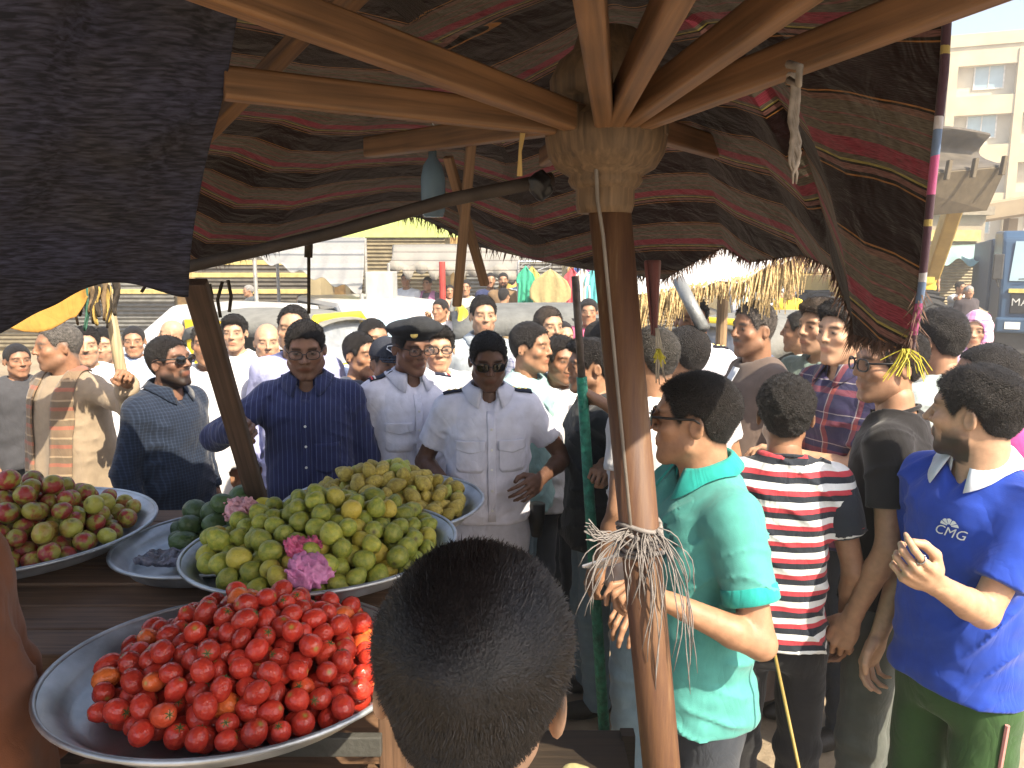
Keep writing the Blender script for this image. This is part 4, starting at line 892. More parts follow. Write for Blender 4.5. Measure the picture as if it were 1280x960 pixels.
pp = MB().tube([PY(848, 350, 3.2), PY(880, 412, 3.05)], .026, 14).build('grey_pipe', mat('pipe_grey', (.22, .23, .23), .5, .4), None, True); tag(pp, 'short grey pipe sticking out below the straw fringe', 'pipe')
# ------------------------------------------------------------ the stall canopy
A = Vector((.17, 1.40, 2.47))
edge = [Vector((-1.9, .3, 2.68)), Vector((-2.0, 1.6, 2.40)), PY(60, 318, 2.7), PY(150, 322, 2.75), PY(240, 332, 2.6), PY(330, 312, 2.6), PY(385, 292, 2.7), PY(470, 266, 2.85), PY(525, 274, 3.0), PY(600, 310, 3.0), PY(740, 337, 2.9), PY(830, 352, 2.7),
        PY(880, 322, 2.5), PY(905, 308, 2.4), PY(935, 326, 2.25), PY(1000, 322, 1.95), PY(1040, 338, 1.65), PY(1066, 400, 1.42), PY(1068, 424, 1.36), PY(1100, 432, 1.28), PY(1138, 440, 1.22), PY(1152, 360, 1.18), PY(1165, 230, 1.12), PY(1180, 90, 1.05), PY(1186, -20, 1.0), Vector((.70, .95, 2.33)), Vector((.62, .78, 2.35)),
        Vector((.22, .58, 2.40)), Vector((.50, .28, 2.35)), Vector((.62, -.1, 2.33)), Vector((.2, -.7, 2.30)), Vector((-.6, -.8, 2.62)), Vector((-1.5, -.5, 2.68)), Vector((-1.9, .3, 2.68))]  # unseen near edge, notch added to let sun onto the tomatoes, boy stays shaded
SK = range(16, 25)
can = thing('stall_canopy', 'brown and red striped woven canopy stretched over wooden ribs above the fruit stall', 'canopy', (A.x, A.y, 0)); CO = Vector(can.location)
spk = []; ul = 0; per = 7
for i in range(len(edge)-1):
    for j in range(per):
        t = j/per; E = edge[i].lerp(edge[i+1], t); skirt = (i in SK)
        fl = .80 if skirt else .60; M = A.lerp(E, fl); zf = (2.35 if skirt else 2.32)
        if E.z > 2.23: zf = A.z+(E.z-A.z)*.75
        M.z = max(zf, E.z+.02) if not skirt else max(2.31, E.z+.02)
        spk.append((E, M, ul)); ul += (edge[i+1]-edge[i]).length/per
NR = 34; V = []; UV = []; n = len(spk)
for (E, M, u) in spk:
    L = (M-A).length+(E-M).length
    for r in range(NR+1):
        v = r/NR; C1 = A.lerp(M, .6); C1.z = A.z-.02; C2 = M.lerp(E, .25); C2.z = max(M.z-.005, C2.z)
        p = A*(1-v)**3+C1*(3*v*(1-v)**2)+C2*(3*v*v*(1-v))+E*v**3
        b = math.sin(v*math.pi)**.7; wv = .006*math.sin(u*7+v*4)*v+.007*math.sin(u*4.3-v*3+1)*b
        p = p+Vector((0, 0, wv)); V.append(p-CO); d_ = p-A; dr_ = A.z-p.z
        sr = .787*d_.x+.618*d_.y+dr_*.9; sl = -.47*d_.x+.88*d_.y+dr_*.9-.50; UV.append((.618*d_.x-.787*d_.y, sr+.02*math.sin(u*3)) if sr > sl else (.88*d_.x+.47*d_.y+3, sl+.03*math.sin(u*2)))
F = []
for i in range(n):
    k2 = (i+1) % n
    for r in range(NR):
        if 0 <= (i//per) <= 40: F.append((i*(NR+1)+r, i*(NR+1)+r+1, k2*(NR+1)+r+1, k2*(NR+1)+r))
me = mesh_np('fabric', V, F); uvl = me.uv_layers.new(name='UVMap')
uvs = np.array(UV); li = np.zeros(len(me.loops), dtype=int); me.loops.foreach_get('vertex_index', li); uvl.data.foreach_set('uv', uvs[li].astype(np.float32).ravel())
def kilim(name):
    m, n, l, b = nodes_of(name); uv = n.new('ShaderNodeUVMap'); uv.uv_map = 'UVMap'; sx = n.new('ShaderNodeSeparateXYZ'); l.new(uv.outputs[0], sx.inputs[0])
    wob = n.new('ShaderNodeTexNoise'); wob.inputs['Scale'].default_value = 5; l.new(uv.outputs[0], wob.inputs['Vector'])
    a = n.new('ShaderNodeMath'); a.operation = 'MULTIPLY_ADD'; l.new(wob.outputs[0], a.inputs[0]); a.inputs[1].default_value = .02; l.new(sx.outputs[1], a.inputs[2])
    d = n.new('ShaderNodeMath'); d.operation = 'DIVIDE'; l.new(a.outputs[0], d.inputs[0]); d.inputs[1].default_value = .285
    f = n.new('ShaderNodeMath'); f.operation = 'FLOORED_MODULO'; l.new(d.outputs[0], f.inputs[0]); f.inputs[1].default_value = 1
    dk, og, gy, pk, bl_ = (.020, .0095, .010), (.30, .145, .045), (.115, .10, .078), (.23, .042, .065), (.014, .010, .008)
    cr = ramp_const(n, [(0, dk), (.36, og), (.375, bl_), (.39, (.16, .09, .07)), (.43, gy), (.52, (.19, .08, .08)), (.535, gy), (.60, (.20, .09, .09)), (.615, gy), (.69, pk), (.80, gy), (.835, (.30, .26, .08)), (.85, bl_), (.865, (.18, .09, .08)), (.91, bl_), (.93, og), (.945, dk)])
    l.new(f.outputs[0], cr.inputs[0])
    mp = n.new('ShaderNodeMapping'); mp.inputs['Scale'].default_value = (60, 420, 1); l.new(uv.outputs[0], mp.inputs['Vector'])
    w = n.new('ShaderNodeTexNoise'); w.inputs['Scale'].default_value = 1; w.inputs['Detail'].default_value = 4; l.new(mp.outputs[0], w.inputs['Vector'])
    w2 = n.new('ShaderNodeTexNoise'); w2.inputs['Scale'].default_value = 3; w2.inputs['Detail'].default_value = 5; l.new(uv.outputs[0], w2.inputs['Vector'])
    mr = n.new('ShaderNodeMapRange'); mr.inputs[1].default_value = .3; mr.inputs[2].default_value = .7; mr.inputs[3].default_value = .55; mr.inputs[4].default_value = 1.5; l.new(w.outputs[0], mr.inputs[0])
    m2 = n.new('ShaderNodeMapRange'); m2.inputs[1].default_value = .3; m2.inputs[2].default_value = .7; m2.inputs[3].default_value = .75; m2.inputs[4].default_value = 1.2; l.new(w2.outputs[0], m2.inputs[0])
    mm = n.new('ShaderNodeMath'); mm.operation = 'MULTIPLY'; l.new(mr.outputs[0], mm.inputs[0]); l.new(m2.outputs[0], mm.inputs[1])
    mx = n.new('ShaderNodeMix'); mx.data_type = 'RGBA'; mx.blend_type = 'MULTIPLY'; mx.inputs[0].default_value = 1; l.new(cr.outputs[0], mx.inputs[6]); l.new(mm.outputs[0], mx.inputs[7])
    l.new(mx.outputs[2], b.inputs['Base Color']); b.inputs['Roughness'].default_value = .95; b.inputs['Specular IOR Level'].default_value = .1; b.inputs['Sheen Weight'].default_value = .2
    bp_ = n.new('ShaderNodeBump'); bp_.inputs['Strength'].default_value = .5; bp_.inputs['Distance'].default_value = .004; l.new(w.outputs[0], bp_.inputs['Height']); bq = n.new('ShaderNodeBump'); bq.inputs['Strength'].default_value = .5; bq.inputs['Distance'].default_value = .05; w3 = n.new('ShaderNodeTexNoise'); w3.inputs['Scale'].default_value = 9; w3.inputs['Detail'].default_value = 3; w3.inputs['Distortion'].default_value = 1; l.new(uv.outputs[0], w3.inputs['Vector']); l.new(w3.outputs[0], bq.inputs['Height']); l.new(bq.outputs[0], bp_.inputs['Normal']); l.new(bp_.outputs[0], b.inputs['Normal'])
    tr = n.new('ShaderNodeBsdfTranslucent'); l.new(mx.outputs[2], tr.inputs[0]); ms = n.new('ShaderNodeMixShader'); ms.inputs[0].default_value = .22; l.new(b.outputs[0], ms.inputs[1]); l.new(tr.outputs[0], ms.inputs[2]); l.new(ms.outputs[0], n['Material Output'].inputs[0]); return m
KIL = kilim('woven_stripes'); fab = link('fabric', me, KIL, can); q = fab.modifiers.new('t', 'SOLIDIFY'); q.thickness = .004
# frayed fringe along the far hem and the hanging corner
fr = MB(); r4 = random.Random(11)
for i in range(2*per, 21*per):
    E = spk[i][0]-CO; E2 = spk[(i+1) % n][0]-CO
    for j in range(9):
        p = E.lerp(E2, r4.random()); L = r4.uniform(.012, .045) if i < 18*per else r4.uniform(.008, .03); q = p+Vector((r4.uniform(-.02, .02), r4.uniform(-.02, .02), -L)); w = .0022
        fr.add([p+Vector((-w, 0, .01)), p+Vector((w, 0, .01)), q], [(0, 1, 2)])
o = fr.build('fringe', mat('fringe_thread', (.10, .06, .045), .95, var=.6, scale=50, bump=0), can); o['kind'] = 'stuff'
bd = MB().tube([spk[i][0]-CO for i in range(20*per, 25*per)], .006, 8).build('hem_binding', cloth('hem_binding', (.3, .1, .2), stripes=[(0, (.33, .07, .18)), (.25, (.10, .15, .25)), (.4, (.34, .34, .38)), (.47, (.05, .025, .04)), (.8, (.25, .20, .07)), (.84, (.05, .025, .04))], period=.21, axis='Z'), can, True)
fab2 = MB()
for i in range(26):
    p = PY(1132+r4.uniform(-5, 5), 436, 1.21)-CO; q = p+Vector((r4.uniform(-.03, .035), r4.uniform(-.02, .02), -r4.uniform(.015, .055))); fab2.tube([p, p.lerp(q, .5)+Vector((.004, 0, .003)), q], .0009, 4)
fab2.build('yellow_tie', mat('yellow_string', (.50, .45, .05), .7, bump=0), can)
# ribs, turned hub, pole
lumber = wood('rib_wood', (.17, .088, .040), 'X', .6); hubm = wood('hub_wood', (.13, .082, .044), 'Z', .7)
H = Vector((.165, 1.40, 0)); hz = 2.235
def rib_to(px, py, z=2.265, more=1.7, w=.032, hgt=.046, r0=.075, z0=None, nm='rib', m=lumber):
    q = PZ(px, py, z); d = Vector((q.x-H.x, q.y-H.y, 0)); d.normalize(); p = Vector((H.x, H.y, z0 or hz))+d*r0; e = p+(q-p)*more; L = (e-p).length
    o = MB().bar((0, 0, 0), (L, 0, 0), w, hgt).build(nm, m, can, bevel=.003); o.location = p-CO; o.rotation_euler = (e-p).to_track_quat('X', 'Z').to_euler(); return o
for px, py, z, mo in ((318, -2, 2.285, 1.8), (290, 105, 2.25, 1.02), (738, -5, 2.275, 1.6), (842, -5, 2.28, 1.8), (985, -5, 2.285, 1.8), (1185, -2, 2.285, 1.35)): rib_to(px, py, z, mo)
for a in (60, 95, 130): d = Vector((math.cos(R(a)), math.sin(R(a)), .04)); q = H+Vector((0, 0, hz+.02)); o = MB().bar((0, 0, 0), (.75, 0, 0), .036, .05).build('rib', lumber, can, bevel=.003); o.location = q+d*.075-CO; o.rotation_euler = d.to_track_quat('X', 'Z').to_euler()
def strut(pa, pb, w, hgt, nm='cross_brace'):
    p, q = PY(*pa), PY(*pb); o = MB().bar((0, 0, 0), ((q-p).length, 0, 0), w, hgt).build(nm, lumber, can, bevel=.002); o.location = p-CO; o.rotation_euler = (q-p).to_track_quat('X', 'Z').to_euler(); return o
strut((440, -20, 1.20), (240, 185, 1.35), .030, .022); strut((470, -30, 1.10), (400, 40, 1.13), .03, .02)
hb_ = MB().lathe([(0, 2.035), (.048, 2.035), (.052, 2.05), (.052, 2.075), (.060, 2.080), (.066, 2.090), (.064, 2.098), (.088, 2.112), (.102, 2.135), (.107, 2.16), (.105, 2.19), (.084, 2.205), (.084, 2.225), (.098, 2.23), (.100, 2.26), (.085, 2.29), (.06, 2.31), (.05, 2.34), (0, 2.35)], 40)
hub = hb_.build('hub', hubm, can, True); hub.location = H-CO+Vector((0, 0, .05))
for a in range(0, 360, 36): MB().box((.086, -.014, 2.163), (.108, .014, 2.206)).build('hub_block', hubm, hub, bevel=.003).rotation_euler = (0, 0, R(a+14))
pm, pn, pl_, pb = nodes_of('rusty_pipe'); tc = pn.new('ShaderNodeTexCoord'); nz = pn.new('ShaderNodeTexNoise'); nz.inputs['Scale'].default_value = 11; nz.inputs['Detail'].default_value = 12; nz.inputs['Roughness'].default_value = .72; mp = pn.new('ShaderNodeMapping'); mp.inputs['Scale'].default_value = (2.6, 2.6, .22); pl_.new(tc.outputs['Object'], mp.inputs[0]); pl_.new(mp.outputs[0], nz.inputs['Vector'])
cr = pn.new('ShaderNodeValToRGB'); e = cr.color_ramp.elements; e[0].position = .35; e[0].color = (.070, .029, .018, 1); e[1].position = .76; e[1].color = (.25, .185, .11, 1); x = cr.color_ramp.elements.new(.57); x.color = (.135, .066, .030, 1)
pl_.new(nz.outputs[0], cr.inputs[0]); pl_.new(cr.outputs[0], pb.inputs['Base Color']); pb.inputs['Roughness'].default_value = .58
pb_ = pn.new('ShaderNodeBump'); pb_.inputs['Strength'].default_value = .35; pb_.inputs['Distance'].default_value = .006; pl_.new(nz.outputs[0], pb_.inputs['Height']); pl_.new(pb_.outputs[0], pb.inputs['Normal'])
P0, P1 = Vector((H.x+.008, H.y, 2.10)), PY(826, 950, 1.40); dirp = (P1-P0).normalized(); Pb = P0+dirp*((P0.z)/-dirp.z)
pole = MB().tube([P0-CO, Pb-CO], .0375, 28).build('pole', pm, can, True)
wire = MB().tube([PY(742, 130, 1.30)-CO, PY(747, 250, 1.35)-CO]+[(P0.lerp(P1, t)+Vector((-.020, -.034, 0)))-CO for t in (.05, .2, .4, .6)], .0035, 6).build('wire', mat('wire_grey', (.17, .15, .13), .6), can, True)
sgm = mat('grey_string', (.20, .185, .18), .9, var=.3, scale=30)
kn = thing('string_bundle', 'bundle of grey plastic strings knotted round the rusty pole', 'string', P0.lerp(P1, .55)); KO = Vector(kn.location)
lo_ = MB()
for i in range(5): c_ = P0.lerp(P1, .545+.012*i)-KO; lo_.tube([c_+Vector((.041*math.cos(t), .041*math.sin(t), .006*math.sin(t*2+i))) for t in np.linspace(0, 2*math.pi, 19)], .0045, 6)
lo_.build('wrap', sgm, kn, True); st = MB(); r5 = random.Random(2)
for i in range(46):
    s = r5.uniform(-1, 1); p = P0.lerp(P1, .55)-KO+Vector((.034*s, -.034, r5.uniform(-.01, .01))); L = r5.uniform(.05, .18) if s < .2 else r5.uniform(.10, .33); w1 = r5.uniform(-.02, .02); pts = []
    for q in range(9): t = q/8; pts.append(p+Vector((s*.075*(1-(1-t)**2)+w1*t*t+.004*math.sin(t*9+i), -.02*math.sin(t*3), .012*math.sin(t*3.1)*(1-t)-L*t**1.25)))
    st.tube(pts, [.0013]*8+[.0006], 4)
for i in range(14):
    e_ = PY(735+r5.uniform(-5, 5), 660+r5.uniform(-10, 14), 1.33)-KO; b_ = P0.lerp(P1, .55)-KO+Vector((-.03, -.03, 0)); st.tube([b_.lerp(e_, t)+Vector((0, 0, -.012*math.sin(t*3.1)+.004*math.sin(t*11+i))) for t in np.linspace(0, 1, 8)], .0013, 4)
st.build('strand', sgm, kn, True)
# dark pole slung under the canopy and the two crossed sticks, tied rags
o = MB().tube([PY(225, 336, 1.85), PY(420, 290, 1.75), PY(560, 250, 1.62), PY(690, 224, 1.5)], [.014, .014, .014, .013], 12).build('dark_pole', mat('dark_pole', (.045, .035, .03), .7, var=.4, scale=12), None, True); tag(o, 'long dark pole slung under the canopy beside the hub', 'pole')
kb = link('bag_knot', mesh_np('bag_knot', *surf(lambda X, Y, Z: ell(X, Y, Z, (0, 0, 0), (.020, .018, .026))+nz3(X, Y, Z, 150, 4)*.006, (-.05, -.05, -.06), (.05, .05, .06), .004)), mat('black_plastic', (.012, .012, .014), .35)); kb.location = PY(676, 232, 1.46); tag(kb, 'knotted black plastic bag on the dark pole beside the hub', 'bag')
for i, (a, b, lb) in enumerate((((590, 168, 1.75), (571, 382, 1.9), 'straight stick hanging from the canopy, crossing the slanted one'), ((560, 196, 1.78), (606, 356, 1.93), 'slanted stick hanging from the canopy, crossing the straight one'))):
    p, q = PY(*a), PY(*b); o = MB().bar((0, 0, 0), (0, 0, (q-p).length), .022, .016, (0, 1, 0)).build('crossed_stick', wood('stick_dark', (.20, .12, .07), 'Z'), None, bevel=.002); o.location = p; o.rotation_euler = (q-p).to_track_quat('Z', 'Y').to_euler(); tag(o, lb, 'stick')
bo = MB().lathe([(0, -.10), (.024, -.10), (.029, -.085), (.03, -.01), (.024, .02), (.010, .04), (.010, .055), (0, .056)], 14).build('plastic_bottle', mat('blue_plastic', (.16, .26, .36), .25, alpha=.75, bump=0), None, True); bo.location = PY(541, 218, 1.9); tag(bo, 'small blue plastic bottle hanging from the canopy by a wire', 'bottle')
MB().tube([(0, 0, .05), (.012, 0, .075), (-.008, .004, .09), (.006, 0, .11), (-.004, 0, .13)], .0022, 5).build('wire_loop', mat('wire', (.5, .5, .5), .4, .8), bo)
rg = thing('rag_strip', 'grey twisted rag knotted over the sunlit right rib', 'rag', PY(990, 90, 1.02)); GO = Vector(rg.location)
tw_ = MB()
for s in range(7):
    pts = [PY(988+4*math.sin(s), 92, 1.02)-GO]+[PY(993+5*math.sin(i*1.3+s)*(.4+.06*i)+s-3, 100+i*13, 1.02)-GO for i in range(9+s % 3)]; tw_.tube(pts, [.0034]*(len(pts)-2)+[.002, .001], 5)
tw_.build('twist', mat('rag_grey', (.22, .19, .16), .95, var=.4, scale=40), rg, True)
rb = MB().tube([PY(985, 80, 1.0)-GO, PY(1000, 84, .98)-GO, PY(998, 106, .98)-GO, PY(986, 100, 1.0)-GO], .005, 6).build('loop', mat('rag_grey', (.22, .19, .16)), rg, True)
rp = MB(); 
for dx in (0, 3): rp.tube([PY(664+dx, 135, 1.36), PY(655-dx, 165, 1.36), PY(650, 190, 1.36), PY(648+dx, 220, 1.37)], .003, 5)
o = rp.build('straw_rope', mat('straw_rope', (.45, .32, .13), .9), None, True); tag(o, 'thin straw rope looped over the left ribs beside the hub', 'rope')
# hanging maroon cloth tip with ropes, right of the pole
o = MB().sheet([[PY(806+(j*4.2)*(1-.75*i/9)+8*i/9*1.2, 325+i*10.5, 1.95)+Vector((0, .02*math.sin(j*1.5), 0)) for j in range(6)] for i in range(10)]).build('cloth_tip', cloth('maroon_cloth', (.17, .07, .07)), None, True, solid=.006, sub=1); tag(o, 'maroon cloth tip hanging to a point right of the rusty pole', 'cloth')
tq = MB()
for i in range(9): tq.tube([PY(822+r5.uniform(-3, 3), 410, 1.93), PY(824+r5.uniform(-5, 5), 440, 1.92), PY(826+r5.uniform(-7, 7), 470+r5.uniform(-8, 12), 1.92)], .0018, 4)
o = tq.build('rope_ends', mat('rope_pale', (.5, .44, .35), .9), None, True); tag(o, 'frayed pale rope ends below the maroon cloth tip', 'rope')
yq = MB()
for i in range(12): yq.tube([PY(822+r5.uniform(-2, 3), 436, 1.90), PY(824+r5.uniform(-8, 8), 446+r5.uniform(0, 14), 1.89)], .0022, 4)
MB.build(yq, 'yellow_ribbon', mat('yellow_string', (.72, .66, .05), .7), o, True)
# ------------------------------------------------------------ navy cloth hanging near the camera
rows = [[(-1.9, -.5, 2.40), (-1.2, -.5, 2.44), (-.7, -.5, 2.44), (-.25, -.5, 2.42)], [(-1.6, .25, 2.46), (-1.0, .25, 2.46), (-.6, .25, 2.44), (-.26, .25, 2.42)],
        [PY(-260, -160, .75), PY(0, -160, .78), PY(150, -160, .80), PY(335, -170, .82)], [PY(-260, 0, .93), PY(0, 0, .96), PY(150, 0, 1.0), PY(305, 0, 1.03)], [PY(-260, 150, 1.1), PY(0, 150, 1.12), PY(145, 150, 1.16), PY(272, 150, 1.2)],
        [PY(-260, 290, 1.3), PY(0, 290, 1.33), PY(130, 270, 1.36), PY(242, 270, 1.38)], [PY(-260, 450, 1.48), PY(0, 418, 1.5), PY(95, 366, 1.5), PY(235, 364, 1.5)]]
rows = [[Vector(p) for p in r] for r in rows]
def cat(P, u):
    m = len(P)-1; x = u*m; i = min(int(x), m-1); t = x-i; g = lambda j: P[max(0, min(m, j))]
    a, b, c, d = g(i-1), g(i), g(i+1), g(i+2); return .5*((2*b)+(c-a)*t+(2*a-5*b+4*c-d)*t*t+(3*b-a-3*c+d)*t**3)
GR = []
for i in range(61):
    base = [cat([r[j] for r in rows], i/60) for j in range(4)]
    GR.append([cat(base, j/48)+Vector((0, 0, .010*math.sin(j*.35+i*.12)+.006*math.sin(i*.5+j*.1))) for j in range(49)])
bcm, n, l, b = nodes_of('navy_melange'); tc = n.new('ShaderNodeTexCoord'); mp = n.new('ShaderNodeMapping'); mp.inputs['Scale'].default_value = (30, 60, 260); l.new(tc.outputs['Object'], mp.inputs[0]); nz = n.new('ShaderNodeTexNoise'); nz.inputs['Scale'].default_value = 1; nz.inputs['Detail'].default_value = 5; nz.inputs['Distortion'].default_value = .4; l.new(mp.outputs[0], nz.inputs['Vector'])
n2 = n.new('ShaderNodeTexNoise'); n2.inputs['Scale'].default_value = 6; n2.inputs['Detail'].default_value = 4; l.new(tc.outputs['Object'], n2.inputs['Vector'])
cr = n.new('ShaderNodeValToRGB'); e = cr.color_ramp.elements; e[0].position = .38; e[0].color = (.010, .012, .024, 1); e[1].position = .72; e[1].color = (.06, .066, .115, 1); l.new(nz.outputs[0], cr.inputs[0])
c2 = n.new('ShaderNodeValToRGB'); e = c2.color_ramp.elements; e[0].position = .35; e[0].color = (1.0, .9, .72, 1); e[1].position = .6; e[1].color = (1, 1, 1.1, 1); l.new(n2.outputs[0], c2.inputs[0])
mx = n.new('ShaderNodeMix'); mx.data_type = 'RGBA'; mx.blend_type = 'MULTIPLY'; mx.inputs[0].default_value = 1; l.new(cr.outputs[0], mx.inputs[6]); l.new(c2.outputs[0], mx.inputs[7]); l.new(mx.outputs[2], b.inputs['Base Color']); b.inputs['Roughness'].default_value = .95
bb = n.new('ShaderNodeBump'); bb.inputs['Strength'].default_value = .5; bb.inputs['Distance'].default_value = .004; l.new(nz.outputs[0], bb.inputs['Height']); l.new(bb.outputs[0], b.inputs['Normal'])
tr = n.new('ShaderNodeBsdfTranslucent'); l.new(mx.outputs[2], tr.inputs[0]); ms = n.new('ShaderNodeMixShader'); ms.inputs[0].default_value = .25; l.new(b.outputs[0], ms.inputs[1]); l.new(tr.outputs[0], ms.inputs[2]); l.new(ms.outputs[0], n['Material Output'].inputs[0])
o = MB().sheet(GR).build('navy_cloth', bcm, None, True, solid=.004); tag(o, 'dark navy flecked cloth sheet draped low at the stall side', 'cloth')
# leaning plank pole tied to its corner; ochre tarp and rags at the crowd edge
p, q = PY(243, 352, 2.0), PY(332, 660, 2.5); q2 = p+(q-p)*2.1
o = MB().bar((0, 0, 0), (0, 0, (q2-p).length), .062, .034, (0, 1, 0)).build('leaning_post', wood('post_dark', (.085, .052, .036), 'Z', .7), None, bevel=.004); o.location = p; o.rotation_euler = (q2-p).to_track_quat('Z', 'Y').to_euler(); tag(o, 'dark wooden post leaning under the navy cloth corner', 'post')
yt = MB().sheet([[PY(-120, 372, 3.2).lerp(PY(112, 362, 3.3), j/16).lerp(PY(-120, 432, 2.8).lerp(PY(96, 402, 3.2), j/16), i/10)+Vector((0, .03*math.sin(j*.8+i*.3), .022*math.sin(j*.9))) for j in range(17)] for i in range(11)]).build('ochre_tarp', cloth('ochre_tarp', (.55, .33, .08), translucent=.5, wrinkle=.7), None, True, solid=.004); tag(yt, 'ochre yellow tarp glowing in the sun over the old man in beige robe', 'tarpaulin')
rgm = [mat('rag_dark', (.05, .04, .03), .95, var=.5, scale=30), mat('rag_brown', (.20, .14, .08), .95, var=.4, scale=30), mat('rag_green', (.05, .14, .10), .95), mat('rag_ochre', (.40, .28, .08), .95)]
for i in range(13):
    x = 88+i*4.6+r5.uniform(-3, 3); L = r5.uniform(25, 62); y0 = 350+r5.uniform(-4, 8); w = r5.uniform(2, 6)
    o = MB().sheet([[PY(x+(j-1)*w*(1-.6*t/6)+2*math.sin(t*1.1+i), y0+L*t/6, 3.3+.02*math.sin(j*2+t)) for j in range(3)] for t in range(7)]).build('hanging_rag', rgm[[0, 1, 0, 0, 2, 1, 0, 3, 0, 1, 3, 0, 0][i]], None, True, solid=.004, sub=1)
    tag(o, 'frayed rag strip hanging in a cluster beside the stick held by the old man', 'rag', 'rag strips hanging beside the stick')
for i, (x, y, dx, L) in enumerate(((262, 355, 3, 30), (278, 352, -6, 45), (285, 350, 4, 40), (172, 343, 12, 22), (385, 292, 1, 30), (386, 322, 0, 70))):
    MB().tube([PY(x, y, 2.3)-CO, PY(x+dx, y+L*.5, 2.3)-CO, PY(x+dx*.4, y+L, 2.3)-CO], .005 if i != 4 else .012, 6).build('cord', rgm[0], can, True)

# ------------------------------------------------------------ tables, trays, fruit
dw = wood('table_wood', (.16, .09, .05), 'X', .7); dwz = wood('table_leg_wood', (.15, .085, .05), 'Z', .7); lw = wood('crate_wood', (.50, .36, .20), 'Z', .75)
tb_ = thing('stall_table', 'long dark wooden stall table carrying the fruit trays', 'table', (-1.05, 2.2, 0)); TZ_ = 1.09
for i in range(8): MB().box((-1.30, -.52+i*.135, TZ_-.03), (.84, -.39+i*.135-.006, TZ_-.002*(i % 3))).build('plank', dw, tb_, bevel=.004)
MB().box((-1.28, -.50, TZ_-.15), (.82, -.46, TZ_-.031)).build('apron', dw, tb_, bevel=.004); MB().box((-1.28, .50, TZ_-.15), (.82, .54, TZ_-.031)).build('apron', dw, tb_, bevel=.004)
for x in (-1.2, -.72, -.25, .30, .76):
    for y in (-.455, .455): MB().box((x-.035, y-.035, 0), (x+.035, y+.035, TZ_-.032)).build('leg', dwz, tb_, bevel=.004)
for i in range(6): MB().box((-1.26, -.44+i*.155, .50), (.80, -.30+i*.155, .52)).build('shelf_board', dw, tb_, bevel=.003)
MB().box((-1.28, -.50, .70), (.82, -.465, .77)).build('rail', dw, tb_, bevel=.004)
def lump(name, label, cat, loc, r, m, seed=1, h=.012, group=None, amp=.02, fine=.3):
    o = link(name, mesh_np(name, *surf(lambda X, Y, Z: np.maximum(ell(X, Y, Z, (0, 0, r[2]*.8), r)+nz3(X, Y, Z, 2.2/max(r), seed)*amp+nz3(X, Y, Z, (7 if fine < .5 else 10)/max(r), seed+1)*amp*fine, -Z), (-r[0]*1.3, -r[1]*1.3, -.01), (r[0]*1.3, r[1]*1.3, r[2]*2.1), h)), m); o.location = loc; return tag(o, label, cat, group)
lump('paper_bag', 'crumpled pinkish paper bag on the shelf under the table', 'bag', (-1.42, 1.95, .52), (.10, .08, .08), mat('paper_pink', (.5, .32, .26), .9), 2)
lump('white_sack', 'pale sack standing behind the table shelf', 'sack', (-1.50, 2.25, .52), (.12, .10, .18), cloth('sack_pale', (.5, .5, .52)), 4)
lump('mesh_bag', 'brown mesh bag lying on the shelf beside the paper bag', 'bag', (-1.12, 1.98, .52), (.12, .08, .06), mat('mesh_brown', (.28, .14, .09), .9), 6)
alu = None
m, n, l, b = nodes_of('aluminium_tray'); tc = n.new('ShaderNodeTexCoord'); nz = n.new('ShaderNodeTexNoise'); nz.inputs['Scale'].default_value = 9; nz.inputs['Detail'].default_value = 8; l.new(tc.outputs['Object'], nz.inputs['Vector'])
cr = n.new('ShaderNodeValToRGB'); e = cr.color_ramp.elements; e[0].position = .35; e[0].color = (.30, .32, .34, 1); e[1].position = .7; e[1].color = (.62, .66, .70, 1); l.new(nz.outputs[0], cr.inputs[0]); l.new(cr.outputs[0], b.inputs['Base Color']); b.inputs['Metallic'].default_value = .75
mr = n.new('ShaderNodeMapRange'); mr.inputs[3].default_value = .28; mr.inputs[4].default_value = .6; l.new(nz.outputs[0], mr.inputs[0]); l.new(mr.outputs[0], b.inputs['Roughness'])
n2 = n.new('ShaderNodeTexNoise'); n2.inputs['Scale'].default_value = 120; l.new(tc.outputs['Object'], n2.inputs['Vector']); bb = n.new('ShaderNodeBump'); bb.inputs['Strength'].default_value = .15; bb.inputs['Distance'].default_value = .003; l.new(n2.outputs[0], bb.inputs['Height']); l.new(bb.outputs[0], b.inputs['Normal']); alu = m
def tray(label, c, r, tilt=(0, 0)):
    t = thing('round_tray', label, 'tray', c); t.rotation_euler = (R(tilt[0]), R(tilt[1]), 0); d = .055
    MB().lathe([(0, 0), (r*.55, .002), (r*.80, .004), (r*.85, .010), (r*.89, .028), (r*.905, .034), (r*.93, .042), (r*.985, d), (r, d+.002)], 72).build('dish', alu, t, True, solid=.003)
    MB().tube([(r*math.cos(a), r*math.sin(a), d+.002) for a in np.linspace(0, 2*math.pi, 73)], .006, 8, False).build('rolled_rim', alu, t, True); return t
def sph(n_=14, m_=9): 
    V = [(0, 0, 1)]
    for i in range(1, m_): 
        for j in range(n_): a = math.pi*i/m_; V.append((math.sin(a)*math.cos(2*math.pi*j/n_), math.sin(a)*math.sin(2*math.pi*j/n_), math.cos(a)))
    V.append((0, 0, -1)); F = [(0, 1+j, 1+(j+1) % n_) for j in range(n_)]
    for i in range(m_-2): F += [(1+i*n_+j, 1+(i+1)*n_+j, 1+(i+1)*n_+(j+1) % n_, 1+i*n_+(j+1) % n_) for j in range(n_)]
    e = len(V)-1; F += [(e, 1+(m_-2)*n_+(j+1) % n_, 1+(m_-2)*n_+j) for j in range(n_)]; return np.array(V), F
